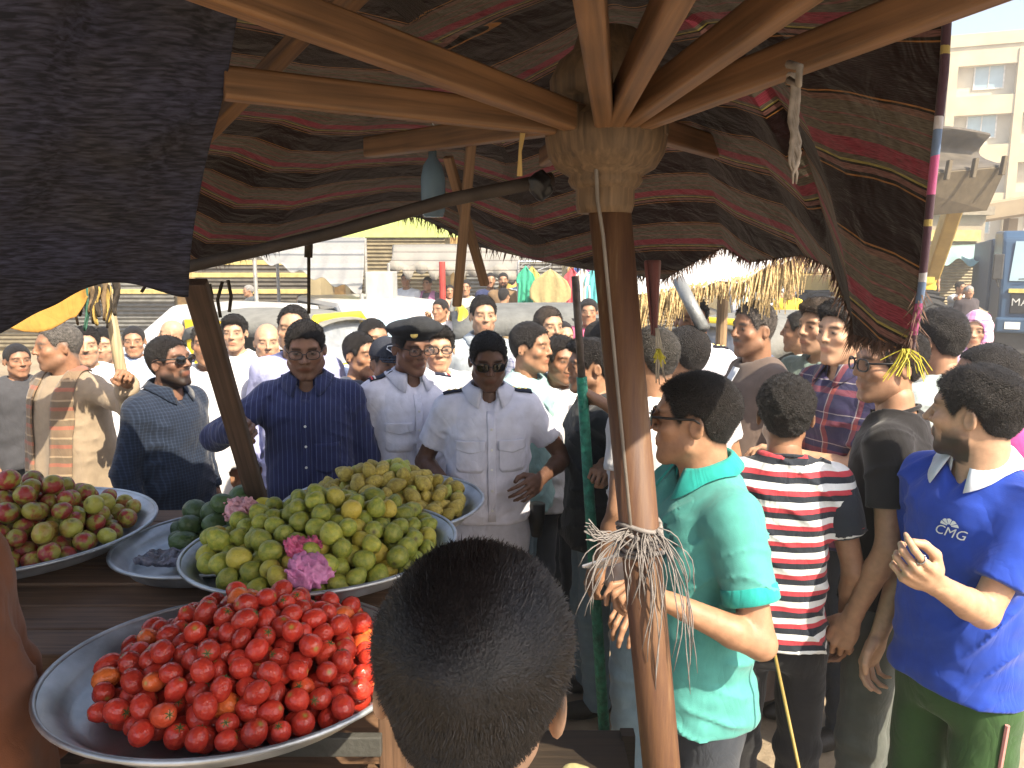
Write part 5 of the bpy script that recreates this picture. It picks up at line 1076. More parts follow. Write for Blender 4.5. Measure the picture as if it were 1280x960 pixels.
def fruit_mat(name, c1, c2, rough, tipc=None, nsc=2.2, ramp=(.36, .64), tip=.93, tip2=None, spots=0, randv=.25, rand_cols=None, blush=None):
    m, n, l, b = nodes_of(name); tc = n.new('ShaderNodeTexCoord'); oi = n.new('ShaderNodeObjectInfo'); ad = n.new('ShaderNodeVectorMath'); ad.operation = 'MULTIPLY_ADD'
    l.new(oi.outputs['Random'], ad.inputs[0]); ad.inputs[1].default_value = (9, 7, 5); l.new(tc.outputs['Object'], ad.inputs[2])
    nz = n.new('ShaderNodeTexNoise'); nz.inputs['Scale'].default_value = nsc; nz.inputs['Detail'].default_value = 4; l.new(ad.outputs[0], nz.inputs['Vector'])
    cr = n.new('ShaderNodeValToRGB'); e = cr.color_ramp.elements; e[0].position = ramp[0]; e[0].color = lin(c1); e[1].position = ramp[1]; e[1].color = lin(c2); l.new(nz.outputs[0], cr.inputs[0]); base = cr.outputs[0]
    if blush:                                                # whole fruits that are riper or greener than the rest
        r2 = n.new('ShaderNodeValToRGB'); e = r2.color_ramp.elements; e[0].position = blush[1]; e[0].color = (0, 0, 0, 1); e[1].position = blush[1]+.12; e[1].color = (1, 1, 1, 1); l.new(oi.outputs['Random'], r2.inputs[0])
        mx = n.new('ShaderNodeMix'); mx.data_type = 'RGBA'; l.new(r2.outputs[0], mx.inputs[0]); l.new(base, mx.inputs[6]); mx.inputs[7].default_value = lin(blush[0]); base = mx.outputs[2]
    if spots:
        n3 = n.new('ShaderNodeTexNoise'); n3.inputs['Scale'].default_value = 5; n3.inputs['Detail'].default_value = 4; l.new(ad.outputs[0], n3.inputs['Vector']); r3_ = n.new('ShaderNodeValToRGB'); e = r3_.color_ramp.elements; e[0].position = .62; e[0].color = (0, 0, 0, 1); e[1].position = .72; e[1].color = (spots, spots, spots, 1); l.new(n3.outputs[0], r3_.inputs[0])
        mx = n.new('ShaderNodeMix'); mx.data_type = 'RGBA'; l.new(r3_.outputs[0], mx.inputs[0]); l.new(base, mx.inputs[6]); mx.inputs[7].default_value = (.10, .055, .02, 1); base = mx.outputs[2]
    if tipc is not None:
        at = n.new('ShaderNodeAttribute'); at.attribute_name = 'tip'; mx = n.new('ShaderNodeMix'); mx.data_type = 'RGBA'; l.new(at.outputs['Fac'], mx.inputs[0]); l.new(base, mx.inputs[6]); mx.inputs[7].default_value = lin(tipc); base = mx.outputs[2]
    mr = n.new('ShaderNodeMapRange'); mr.inputs[3].default_value = 1-randv; mr.inputs[4].default_value = 1+randv; l.new(oi.outputs['Random'], mr.inputs[0]); mx = n.new('ShaderNodeMix'); mx.data_type = 'RGBA'; mx.blend_type = 'MULTIPLY'; mx.inputs[0].default_value = 1; l.new(base, mx.inputs[6]); l.new(mr.outputs[0], mx.inputs[7])
    l.new(mx.outputs[2], b.inputs['Base Color']); b.inputs['Roughness'].default_value = rough; b.inputs['Specular IOR Level'].default_value = .5
    nb = n.new('ShaderNodeTexNoise'); nb.inputs['Scale'].default_value = 3; l.new(ad.outputs[0], nb.inputs['Vector']); bp = n.new('ShaderNodeBump'); bp.inputs['Strength'].default_value = .15; bp.inputs['Distance'].default_value = .1; l.new(nb.outputs[0], bp.inputs['Height']); l.new(bp.outputs[0], b.inputs['Normal']); return m
def fruit_variants(kind, m, count=5):
    out = []
    for v in range(count):
        rg_ = np.random.default_rng(v+hash_(kind)); V, F = sph(16, 11); x, y, z = V.T; rr = 1+.035*nz3(x, y, z, 2.1, v); t = np.zeros(len(V))
        if kind == 'tomato': el = 1.12+.22*rg_.random(); th = np.arctan2(y, x); rr = rr*(1+.02*np.cos(5*th)*np.clip(z, 0, 1)); V = V*rr[:, None]; V[:, 2] *= el; V[:, 2] -= .16*np.exp(-((x*x+y*y)/.06))*(z > 0); t = np.exp(-((x*x+y*y)/.03))*(z > 0)
        elif kind == 'guava': el = 1.02+.2*rg_.random(); ws = 1-.16*np.clip(z, -1, 1)*(1+rg_.random()*.6); V = V*rr[:, None]; V[:, 0] *= ws; V[:, 1] *= ws; V[:, 2] *= el; V[:, 2] += .10*np.exp(-((x*x+y*y)/.05))*(z < 0); t = np.exp(-((x*x+y*y)/.035))*(z < 0)
        elif kind == 'pear_guava': el = 1.22+.28*rg_.random(); ws = np.where(z > 0, 1-.42*z**1.3, 1); V = V*rr[:, None]; V[:, 0] *= ws; V[:, 1] *= ws; V[:, 2] *= el; V[:, 2] += .10*np.exp(-((x*x+y*y)/.04))*(z < 0); t = np.exp(-((x*x+y*y)/.035))*(z < 0)
        elif kind == 'apple': V = V*rr[:, None]; V[:, 2] *= .90; V[:, 2] -= .22*np.exp(-((x*x+y*y)/.05))*(z > 0); V[:, 2] += .12*np.exp(-((x*x+y*y)/.05))*(z < 0); t = np.exp(-((x*x+y*y)/.04))*(z > 0)
        elif kind == 'mango': V = V*rr[:, None]; V[:, 0] *= .92; V[:, 2] *= 1.22+.1*rg_.random(); V[:, 0] += .10*(z*z)
        me = mesh_np(kind, V, F); me.materials.append(m); me.polygons.foreach_set('use_smooth', [True]*len(me.polygons)); a = me.attributes.new('tip', 'FLOAT', 'POINT'); a.data.foreach_set('value', np.clip(t*1.3, 0, 1).astype(np.float32)); out.append(me)
    return out
def hash_(s): return sum(map(ord, s))
_c = MB()
for a_ in range(6): t_ = a_*math.pi/3; _c.tube([(.05*math.cos(t_), .05*math.sin(t_), .0), (.28*math.cos(t_+.1), .28*math.sin(t_+.1), .05), (.46*math.cos(t_+.2), .46*math.sin(t_+.2), .0+.05*(a_ % 2))], [.06, .055, .015], 5)
_c.tube([(0, 0, -.05), (.02, 0, .12), (.06, .02, .22)], [.055, .045, .05], 6)
calyx_mesh = _c.mesh('calyx'); calyx_mesh.materials.append(mat('calyx_green', (.075, .11, .03), .8))
def pile(kind, meshes, tr, N, r0, rad, height, label, group, cat, seed=1, off=(0, 0), el=1.0, fl=.008, lie=.7):
    tr_r = max(v.co.x for c in tr.children for v in c.data.vertices)
    rg_ = np.random.default_rng(seed); P = np.zeros((0, 4))
    for i in range(N):
        r = r0*(.86+.26*rg_.random()); a = rg_.random(70)*2*math.pi; q = np.sqrt(rg_.random(70))*rad; X, Y = np.cos(a)*q, np.sin(a)*q
        z = np.full(70, fl+r)
        if len(P):
            d2 = (X[:, None]-P[None, :, 0])**2+(Y[:, None]-P[None, :, 1])**2; s2 = ((P[None, :, 3]+r)*.95)**2
            z = np.maximum(z, np.where(d2 < s2, P[None, :, 2]+np.sqrt(np.maximum(s2-d2, 0)), 0).max(1))
        wq = np.clip((q+r*.75+math.hypot(*off)*.8-.82*tr_r)/(.18*tr_r), 0, 1)*.05; z = np.maximum(z, fl+r+wq)
        lim = height*np.clip(1-(q/rad)**1.5, 0, 1)+fl+r; k_ = np.argmin(z-lim); P = np.vstack([P, (X[k_], Y[k_], z[k_], r)])
    M = tr.matrix_basis
    if N > 300:                                              # the deepest, covered ones stay joined as one heap
        sc = np.array([((np.hypot(P[:, 0]-p[0], P[:, 1]-p[1]) < 1.6*r0)*(P[:, 2] > p[2]+.3*r0)).sum() for p in P]); od = np.argsort(-sc, kind='stable'); core = P[od[:N-300]]; P = P[od[N-300:]]; hb_ = MB()
        for x, y, z, r in core: V, F = sph(10, 7); hb_.add([(a*r+x+off[0], b*r+y+off[1], c*r*1.1+z) for a, b, c in V], F)
        co = hb_.build(kind+'_heap', meshes[0].materials[0], None, True); co.matrix_basis = M.copy(); co['kind'] = 'stuff'; co['label'] = 'lower covered '+kind+'s of the heap on the tray'; co['category'] = kind+' heap'
    for i, (x, y, z, r) in enumerate(P):
        o = bpy.data.objects.new(kind, meshes[rg_.integers(len(meshes))]); COL.objects.link(o); o.location = M @ Vector((x+off[0], y+off[1], z)); o.scale = (r, r, r)
        o.rotation_euler = (rg_.uniform(-1, 1)*lie*1.6, rg_.uniform(-1, 1)*lie*1.6+(math.pi/2 if rg_.random() < .5 else 0)*lie, rg_.uniform(0, 6.3)); tag(o, label, cat, group)
        if kind == 'tomato' and i % 3 == 0: cx_ = bpy.data.objects.new('calyx', calyx_mesh); COL.objects.link(cx_); cx_.parent = o; cx_.location = (0, 0, max(v.co.z for v in o.data.vertices)-.10); cx_.rotation_euler = (0, 0, i)
    return P
t1 = tray('large aluminium tray of red tomatoes resting on crates', (-.581, 1.513, 1.109), .371, (-3.5, .6))
t2 = tray('aluminium tray heaped with green guavas and pink wrappers', (-.541, 2.10, 1.150), .380, (-1.4, -1.8))
t3 = tray('aluminium tray heaped with yellow guavas in front of the officers', (-.447, 2.57, 1.122), .347, (0, -.9))
t4 = tray('aluminium tray of striped red and green apples', (-1.561, 2.295, 1.128), .411, (0, .4))
t5 = tray('half empty aluminium tray with dark green mangoes and a plastic bag', (-.898, 2.269, 1.097), .31, (-1.0, -2.0))
bpy.context.view_layer.update()
mt = fruit_mat('tomato_skin', (.50, .035, .022), (.58, .055, .028), .22, (.30, .28, .06), blush=((.62, .15, .03), .9)); mg = fruit_mat('guava_skin', (.24, .29, .042), (.42, .41, .06), .5, (.10, .07, .03), spots=.5, blush=((.50, .38, .06), .80)); my = fruit_mat('ripe_guava_skin', (.40, .30, .06), (.60, .48, .10), .55, (.04, .028, .015), spots=.8, blush=((.36, .40, .08), .86))
ma = fruit_mat('apple_skin', (.34, .30, .05), (.33, .04, .035), .35, (.12, .10, .03), randv=.15, blush=((.40, .40, .07), .86), nsc=1.1, ramp=(.44, .56)); mm_ = fruit_mat('mango_skin', (.055, .10, .035), (.085, .14, .045), .45, spots=.3)
pile('tomato', fruit_variants('tomato', mt), t1, 450, .0210, .305, .132, 'ripe red plum tomato heaped on the large aluminium tray', 'tomatoes on the large tray', 'tomato', 3, (.030, .005))
pile('guava', fruit_variants('guava', mg), t2, 290, .0265, .318, .118, 'green guava heaped on the tray with pink wrappers', 'green guavas', 'guava', 4, (.0, .0))
pile('ripe_guava', fruit_variants('pear_guava', my, 6), t3, 280, .0240, .305, .150, 'ripe yellow pear shaped guava heaped in front of the officers', 'yellow guavas', 'guava', 5, (0, 0))
pile('apple', fruit_variants('apple', ma), t4, 175, .0305, .335, .160, 'red and green apple heaped on the tray beside the seller', 'apples on the tray', 'apple', 6, (.03, 0), lie=.5)
pile('mango', fruit_variants('mango', mm_), t5, 26, .036, .15, .11, 'dark green mango piled on the half empty tray', 'green mangoes', 'mango', 7, (-.03, .09))
for nm, px, py, z, s, c, lb in (('pink_wrapper', 385, 728, 1.21, .052, (.62, .22, .42), 'crumpled pink plastic wrapper at the front of the green guavas'), ('pink_wrapper', 378, 695, 1.25, .036, (.66, .12, .24), 'bright pink wrapper tucked between the green guavas'), ('pink_wrapper', 302, 647, 1.25, .042, (.68, .34, .38), 'pale pink tissue wrapper between mangoes and green guavas')):
    lump(nm, lb, 'wrapper', PZ(px, py, z), (s*1.15, s, s*.75), mat('wrap_%d' % int(c[1]*100), c, .35, bump=.8, bscale=30, var=.3, scale=30), int(px), .0035, amp=.014, fine=.75)
lump('clear_bag', 'crumpled dark and clear plastic bag lying on the mango tray', 'bag', PZ(208, 705, 1.13), (.085, .05, .020), mat('grey_plastic', (.14, .14, .18), .25, bump=1, bscale=45, var=.7, scale=25), 9, .0035, amp=.012, fine=.8)
lump('yellow_fruit', 'bright yellow fruit catching the sun beside the pink tissue', 'fruit', PZ(332, 640, 1.22), (.035, .03, .026), mat('lemon_skin', (.72, .62, .06), .4), 12, .006, amp=.003)
# crates under the tomato tray
cr_ = thing('plastic_crate', 'grey slatted plastic crate under the tomato tray', 'crate', (-.55, 1.47, 0)); cm = mat('crate_plastic', (.06, .06, .055), .5)
for z in (.62, .84, 1.02): 
    for s in (-1, 1): MB().box((-.30, s*.2-.012, z), (.24, s*.2+.012, z+.05)).build('rail', cm, cr_, bevel=.003)
for i in range(14): MB().box((-.295+i*.04, -.215, .62), (-.278+i*.04, -.213+.004, 1.07)).build('slat', cm, cr_)
MB().box((-.30, -.20, .60), (.24, .20, .62)).build('bottom', cm, cr_)
st_ = thing('wooden_stand', 'rough pale wooden box stand under the tray edge', 'stand', (-.40, 1.35, 0))
for x in (-.38, .16): 
    for y in (-.10, .28): MB().box((x, y, 0), (x+.06, y+.06, .598)).build('leg', lw, st_, bevel=.003)
for i, x in enumerate((.215, )): MB().add([Vector((.035, -.200, .60)), Vector((.135, -.185, .60)), Vector((.165, -.185, 1.09)), Vector((.045, -.200, 1.05))], [(0, 1, 2, 3)]).build('board', lw, st_, solid=.02)
MB().add([Vector((.160, -.180, .55)), Vector((.235, -.09, .55)), Vector((.250, -.08, 1.10)), Vector((.175, -.180, 1.09))], [(0, 1, 2, 3)]).build('board', lw, st_, solid=.02)
MB().box((-.46, -.16, .55), (.27, .36, .597)).build('top', lw, st_, bevel=.004)
bx_ = thing('wooden_crate', 'dark brown wooden crate standing behind the rusty pole', 'crate', (.185, 1.90, 0)); bm_ = wood('crate_dark', (.035, .024, .015), 'X'); bx_.scale = (1, 1, .72)
for i in range(6): 
    for y in (-.2, .2): MB().box((-.16, y-.01, .06+i*.135), (.16, y+.01, .06+i*.135+.118)).build('slat', bm_, bx_, bevel=.003)
for x in (-.155, .155):
    for y in (-.17, .17): MB().box((x-.02, y-.02, 0), (x+.02, y+.02, .88)).build('post', bm_, bx_)
MB().box((-.14, -.185, .84), (.14, .185, .86)).build('lid', bm_, bx_)
lump('yellow_sack', 'pale yellow plastic sack slumped beside the dark crate', 'sack', (.105, 1.32, .46), (.11, .11, .34), mat('sack_yellow', (.26, .24, .12), .45, bump=1, bscale=14, var=.4), 3, .007, amp=.045, fine=.9)
lump('woven_sack', 'stuffed woven sack standing under the yellow sack', 'sack', (.08, 1.30, 0), (.16, .16, .28), cloth('sack_brown', (.30, .25, .17)), 8, .02)
# the stick gripped by the old man, the green taped pole, a thin bamboo stick
p, q = PY(131, 352, 3.45), PY(178, 640, 3.5); q2 = p+(q-p)*1.95; o = MB().tube([p, p.lerp(q2, .2)+Vector((.008, 0, 0)), p.lerp(q2, .5), q2], [.022, .026, .028, .029], 12).build('walking_stick', wood('stick_pale', (.34, .27, .16), 'Z'), None, True); tag(o, 'pale wooden stick held upright by the old man in beige robe', 'stick')
gpole = thing('taped_pole', 'thin pole wrapped in green tape gripped by the man in black', 'pole', (0, 0, 0)); p, q = PY(719, 345, 2.95), PY(748, 800, 2.95); e_ = p+(q-p)*2.0; mid = p+(q-p)*.265
MB().tube([p, mid], .0155, 12).build('bare_top', mat('pole_dark', (.10, .08, .065), .6, var=.4, scale=30), gpole, True); MB().tube([mid+(p-mid)*.01, e_], [.021, .026], 12).build('green_tape', mat('green_tape', (.035, .24, .15), .35, var=.45, scale=35, bump=.5, bscale=70), gpole, True)
p, q = PY(968, 815, 1.72), PY(1004, 985, 1.62); o = MB().tube([p+(p-q)*.1, q+(q-p)*2.0], .0042, 8).build('bamboo_stick', mat('bamboo', (.24, .17, .04), .5), None, True); tag(o, 'thin yellow bamboo stick leaning between the teal polo man and the striped boy', 'stick')
# ------------------------------------------------------------ the crowd
jean = cloth('dark_jeans', (.035, .042, .055)); jean2 = cloth('blue_jeans', (.16, .24, .30)); blk = cloth('black_trousers', (.014, .014, .016)); gry = cloth('grey_trousers', (.085, .095, .085)); kha = cloth('khaki_trousers', (.16, .12, .08)); nav = cloth('navy_trousers', (.02, .025, .04)); wtr = cloth('white_trousers', (.48, .49, .58))
wun = cloth('white_uniform', (.60, .61, .72), wscale=7); wht = cloth('white_cotton', (.58, .58, .60)); lbl = cloth('pale_blue_cotton', (.42, .50, .66)); lav = cloth('lavender_cotton', (.36, .38, .62))
MED, LGT, DRK, TAN = (.34, .185, .11), (.45, .27, .17), (.12, .06, .038), (.28, .145, .085)
GR = 'people crowding round the fruit stall'; GF = 'people across the road'
# --- nearest: boy in front, seller, men on the right
boy = cloth('boy_shirt', (.10, .10, .12))
person('boy with thick black hair seen from behind in front of the tomato tray', (602, 700), .67, 176, LGT, hair='boy', hv=2, tmat=boy, bmat=jean, top='tee', collar=(boy, 'crew'), pitch=4, tilt=4, strands=60000, h=.0035, group=GR)
rob = cloth('russet_robe', (.20, .075, .036), wscale=4, wrinkle=.3)
person('seller in russet brown robe standing beside the apple tray', (-165, 520), 1.30, 70, TAN, tmat=rob, top='robe', hair='short', belly=.05, group=GR, hv=1, fat=1.05)
teal = cloth('teal_cotton', (.075, .30, .275), wscale=6, wrinkle=.22); tealc = cloth('teal_collar', (.02, .31, .28))
def h_teal(c):
    k = c['k']; dk = mat('print_dark', (.03, .10, .11), .8, bump=0)
    for txt, sz, z in (('19', .085, 1.315), ('*', .05, 1.22)):
        project_mesh(c, text_mesh(txt, sz), 'print', dk, (-.105, .3, z*k), (.35, -1, 0), (0, 0, 1))
    arc = bpy.data.meshes.new('arc'); m_ = MB(); 
    for a in np.linspace(20, 160, 9): m_.add([(.065*math.cos(R(a))-.006, .055*math.sin(R(a))-.006+.01, 0), (.065*math.cos(R(a))+.006, .055*math.sin(R(a))-.006+.01, 0), (.065*math.cos(R(a))+.006, .055*math.sin(R(a))+.006+.01, 0), (.065*math.cos(R(a))-.006, .055*math.sin(R(a))+.006+.01, 0)], [(0, 1, 2, 3)])
    project_mesh(c, m_.mesh('arc'), 'print', dk, (-.105, .3, 1.315*k), (.35, -1, 0), (0, 0, 1))
    sp, el, tg, pr = c['J'][1]; e2 = sp+(el-sp)*.60; d = (el-sp).normalized()
    MB().lathe([(.064*k, -.02), (.067*k, -.016), (.067*k, .016), (.062*k, .02)], 26, e2, d).build('sleeve_band', tealc, c['root'], True)
    ph = MB().box((-.034, -.004, -.065), (.034, .004, .065)).build('phone', mat('phone_white', (.55, .55, .57), .25, .3, bump=0), None, bevel=.004); ph.location = PY(766, 700, 1.60); ph.rotation_euler = (R(60), R(15), R(40)); tag(ph, 'small pale phone held by the man in the teal polo', 'phone')
person('man in teal polo shirt and dark glasses holding a phone behind the pole', (870, 466), 1.88, -80, MED, hyaw=-108, hair='short', hv=1, tmat=teal, top='polo', sleeve=.62, collar=(tealc, 'fold'), bmat=jean, hem=.86, belly=.02, fat=.95, wide=.98, arms=((800, 745, 1.95), (835, 752, 1.62, (-.1, -1, -.55), (.2, .4, 1))), hands=('relaxed', 'pinch'), acc=(('glasses', 'sun'),), strands=16000, group=GR, hook=h_teal)
st3 = [(0, (.02, .025, .035)), (.28, (.42, .045, .06)), (.56, (.62, .64, .64)), (.93, (.02, .025, .035))]
strp3 = cloth('striped_tee', (.5, .1, .1), stripes=st3, period=.0505, axis='Z'); dkn = cloth('dark_navy_knit', (.02, .025, .035))
def h_stripe(c):
    for (sp, el, tg, pr) in c['J']:
        e2 = sp+(el-sp)*.64; d = (el-sp).normalized(); k = c['k']
        MB().tube([sp+Vector((0, 0, .012))-d*.01, sp.lerp(e2, .3), sp.lerp(e2, .7), e2], [.064*k, .071*k, .069*k, .066*k], 20).build('sleeve', dkn, c['root'], True, sub=1)
person('curly haired boy in red white and navy striped shirt seen from behind', (984, 472), 2.3, 168, TAN, hyaw=165, hair='curly', hv=2, tmat=strp3, top='tee', sleeve=.58, collar=(dkn, 'crew'), bmat=blk, hem=.88, strands=15000, hook=h_stripe, wide=.92, fat=.88, group=GR)
bkt = cloth('black_tee', (.012, .011, .012), wscale=6, wrinkle=.22)
person('tall man in black t shirt and thick glasses under the hanging cloth corner', (1114, 408), 2.36, -125, MED, hyaw=-88, hair='thick', hv=2, tmat=bkt, top='tee', sleeve=.62, collar=(bkt, 'crew'), bmat=gry, hem=.91, wide=.90, fat=.86, arms=('fold', None), acc=(('glasses', 'thick'),), strands=13000, beard='light', group=GR)
blu = cloth('royal_blue_polo', (.018, .055, .36), wscale=7); wc = cloth('white_collar', (.66, .70, .78))
def h_blue(c):
    k = c['k']; wm = mat('print_white', (.78, .80, .82), .7, bump=0); o0 = (-.115*k, .4, 1.335*k); dv = (.28, -1, 0)
    project_mesh(c, text_mesh('CMG', .036, .35), 'logo_text', wm, o0, dv, (0, 0, 1)); m_ = MB()
    for i in range(5):
        a0, a1 = math.pi*i/5+.08, math.pi*(i+1)/5-.02; m_.add([(.006*math.cos(a0), .017+.005*math.sin(a0), 0), (.024*math.cos(a0), .017+.018*math.sin(a0), 0), (.024*math.cos((a0+a1)/2), .017+.020*math.sin((a0+a1)/2), 0), (.024*math.cos(a1), .017+.018*math.sin(a1), 0), (.006*math.cos(a1), .017+.005*math.sin(a1), 0)], [(0, 1, 2, 3, 4)])
    project_mesh(c, m_.mesh('globe'), 'logo_globe', wm, o0, dv, (0, 0, 1))
    for x in (.175,):
        MB().tube([(-x*k, .03, .86*k), (-x*.95*k, .04, .6*k), (-x*.9*k, .03, .3*k)], .006, 6).build('side_stripe', mat('stripe_pink', (.5, .22, .2), .8), c['root'])
    M = c['HM'][1]; MB().tube([M @ Vector((.031*1.0+.011*math.cos(t), .104, -.006+.011*math.sin(t))) for t in np.linspace(0, 2*math.pi, 17)], .0018, 6).build('ring', mat('watch_steel', (.6, .6, .62), .25, .9), c['root'], True)
person('bearded man in royal blue polo with white collar raising his ringed hand', (1224, 460), 1.93, -70, LGT, hyaw=-138, hair='thick', hv=1, beard='full', tmat=blu, top='polo', sleeve=.72, collar=(wc, 'fold'), bmat=cloth('green_track_pants', (.03, .075, .022)), hem=.89, belly=.03, fat=.93, wide=.95, arms=(None, (1166, 728, 1.64, (.1, -.3, -1), (-.41, .91, .3))), hands=('relaxed', 'pinch'), strands=15000, hook=h_blue, group=GR)
person('man with shaved sides in magenta shirt behind the royal blue polo', (1236, 430), 2.55, -100, MED, hyaw=-100, hair='crop', hv=3, beard='light', tmat=cloth('magenta_cotton', (.40, .06, .22)), top='tee', bmat=jean, group=GR)
person('man with swept black hair in pale grey shirt behind the black t shirt', (1176, 388), 3.0, -150, MED, hyaw=-150, hair='thick', hv=0, tmat=cloth('pale_grey_cotton', (.36, .42, .42)), top='tee', bmat=jean, group=GR)
def h_hij(c): pass
person('woman in pink and white patterned headscarf looking toward the crowd', (1222, 392), 4.9, -40, LGT, S=1.62, hair=None, hv=2, tmat=cloth('dark_print_robe', (.05, .045, .06)), top='robe', acc=(('hijab', cloth('pink_scarf', (.6, .2, .4), stripes=[(0, (.62, .18, .42)), (.4, (.75, .68, .72)), (.55, (.16, .10, .18)), (.7, (.70, .35, .55))], period=.07, axis='Z', cross=[(0, (.62, .25, .45)), (.5, (.72, .62, .68))])),), group=GR)
pla = cloth('plaid_shirt', (.3, .1, .1), stripes=[(0, (.035, .03, .07)), (.42, (.26, .05, .045)), (.6, (.035, .03, .07)), (.8, (.45, .40, .38)), (.83, (.05, .03, .08))], period=.12, axis='Z', cross=[(0, (.03, .03, .08)), (.45, (.28, .06, .05)), (.62, (.45, .4, .38)), (.66, (.03, .03, .08))])
person('young man in dark red and navy plaid shirt looking left, arms crossed', (1055, 378), 3.05, -70, LGT, hyaw=-62, hair='quiff', hv=2, tmat=pla, top='shirt', sleeve=.75, collar=(pla, 'fold'), bmat=jean, arms=('fold', 'fold'), acc=(('watch', 1),), group=GR)
person('young man with light brown quiff in grey green t shirt beside the plaid shirt', (1028, 376), 3.5, -60, LGT, hyaw=-70, hair='quiff', hairc=(.06, .04, .025), hv=0, tmat=cloth('grey_green_cotton', (.16, .22, .20)), top='tee', bmat=jean, group=GR)
person('man in pale green shirt bending behind the grey brown robe', (1003, 388), 4.3, -120, MED, hair='crop', tmat=cloth('pale_green_cotton', (.50, .58, .54)), top='shirt', bmat=kha, group=GR)
grb = cloth('grey_brown_robe', (.115, .085, .072), wscale=5)
def h_neck(c):
    MB().sheet([[(x*c['k'], .0, z*c['k']) for x in (-.03, 0, .03)] for z in (1.50, 1.2)]) if False else surf_patch(c, 'undershirt', mat('blue_white', (.62, .66, .72), .9), [(-.035, 1.47*c['k']), (.035, 1.47*c['k']), (.02, 1.25*c['k']), (-.02, 1.25*c['k'])], off=.004)
person('heavy man with grey hair in grey brown robe facing left', (943, 378), 3.45, -85, TAN, hyaw=-72, hair='short', hairc=(.10, .085, .075), hv=3, beard='mustache', tmat=grb, top='robe', fat=1.08, belly=.08, wide=1.0, group=GR, hook=h_neck)
person('police officer in white shirt standing under the straw fringe', (866, 372), 3.95, -10, TAN, hair='short', hv=1, tmat=wun, top='shirt', hem=.95, bmat=wtr, collar=(wun, 'fold'), acc=(('epaulettes',), ('pockets', wun), ('placket', wun), ('belt',)), S=1.76, group=GR)
person('boy with cropped hair and large ear behind the teal polo man', (858, 408), 3.1, -150, MED, hair='crop', hv=2, tmat=wht, top='tee', bmat=jean, group=GR)
person('man with greying short hair right behind the rusty pole', (816, 408), 2.75, -140, MED, hair='short', hairc=(.05, .045, .04), hv=1, tmat=wht, top='tee', bmat=jean2, group=GR)
bks = cloth('black_shirt', (.018, .022, .026))
person('man in black shirt gripping the green taped pole with both hands', (738, 424), 3.25, -85, MED, hyaw=-80, hair='quiff', hv=0, beard='stubble', tmat=bks, top='tee', sleeve=.6, bmat=jean2, arms=((752, 585, 3.0, (.3, -.6, -.8), (0, -.3, 1)), (756, 505, 2.95, (.1, -.9, -.8), (0, -.2, .8))), hands=('grip', 'grip'), group=GR)
# --- behind the trays
def uni(label, head, D, yaw, skin, arms, hv, **k): return person(label, head, D, yaw, skin, hv=hv, tmat=wun, top='shirt', sleeve=.62, hem=.95, bmat=wtr, collar=(wun, 'fold'), arms=arms, group=GR, **k)
uni('police officer in white uniform and dark sunglasses standing behind the yellow guavas', (611, 416), 3.1, 8, DRK, ((556, 602, 3.0, (.3, -.8, 0)), (674, 600, 3.0, (-.6, -.7, 0), (-.2, .9, .3))), 1, hair='short', pitch=12, belly=.03, fat=1.0, beard='light', acc=(('glasses', 'sun'), ('epaulettes',), ('pockets', wun), ('placket', wun, .97), ('belt',), ('holster',)))
uni('police officer in white uniform and black beret looking to his left', (516, 402), 3.4, 22, (.17, .085, .055), (None, None), 0, hyaw=38, hair='crop', pitch=8, acc=(('beret',), ('glasses', 'thin'), ('epaulettes', True), ('pockets', wun), ('placket', wun, .97), ('belt',)))
bst = cloth('blue_striped_shirt', (.05, .07, .2), stripes=[(0, (.022, .028, .088)), (.85, (.075, .09, .18))], period=.020, axis='X')
person('heavy man in blue striped shirt and glasses behind the leaning post', (380, 402), 3.2, 8, (.20, .105, .07), hyaw=12, hair='short', hv=3, pitch=10, beard='light', tmat=bst, top='shirt', sleeve=1.85, bmat=nav, hem=.80, belly=.05, fat=1.02, wide=1.0, collar=(bst, 'fold'), arms=((300, 535, 2.85, (1, -.2, -.6)), None), acc=(('glasses', 'thin'), ('pocket1', bst), ('placket', bst, .85)), group=GR)
dns = cloth('navy_dotted_shirt', (.018, .03, .06), stripes=[(0, (.010, .016, .032)), (.7, (.026, .04, .07))], period=.014, axis='Z', cross=[(0, (.010, .016, .032)), (.7, (.028, .042, .075))])
person('bearded man in navy shirt and sunglasses looking up to his left', (206, 420), 3.4, 70, (.20, .105, .07), hyaw=72, hair='short', hv=0, pitch=-8, beard='full', tmat=dns, top='shirt', sleeve=1.8, bmat=nav, hem=.80, collar=(dns, 'fold'), acc=(('glasses', 'sun'),), belly=.04, group=GR)
bro = cloth('beige_robe', (.30, .235, .165), wscale=5); sca = cloth('brown_scarf', (.2, .12, .08), stripes=[(0, (.20, .14, .09)), (.4, (.30, .12, .08)), (.6, (.16, .12, .08)), (.9, (.34, .25, .16))], period=.09, axis='Z')
person('old man in beige robe and brown checked scarf gripping the pale stick', (70, 404), 3.75, -22, TAN, hyaw=-45, hair='crop', hairc=(.12, .11, .10), hv=3, beard='light', tmat=bro, top='robe', fat=1.05, arms=(None, (158, 478, 3.42, (-1, -.3, -.8), (0, -.5, 1))), hands=('relaxed', 'grip'), acc=(('scarf', sca),), group=GR)
wrb = cloth('white_robe', (.60, .60, .62), wscale=5)
person('man in white robe with open mouth and mustache behind the leaning post', (258, 402), 4.0, 15, MED, hair='short', hairc=(.05, .045, .04), beard='mustache', hv=1, tmat=wrb, top='robe', group=GR)
person('young man in white t shirt with short dark hair behind the white robe', (292, 394), 4.9, 8, LGT, hair='quiff', hv=2, tmat=wht, top='tee', bmat=jean, group=GR)
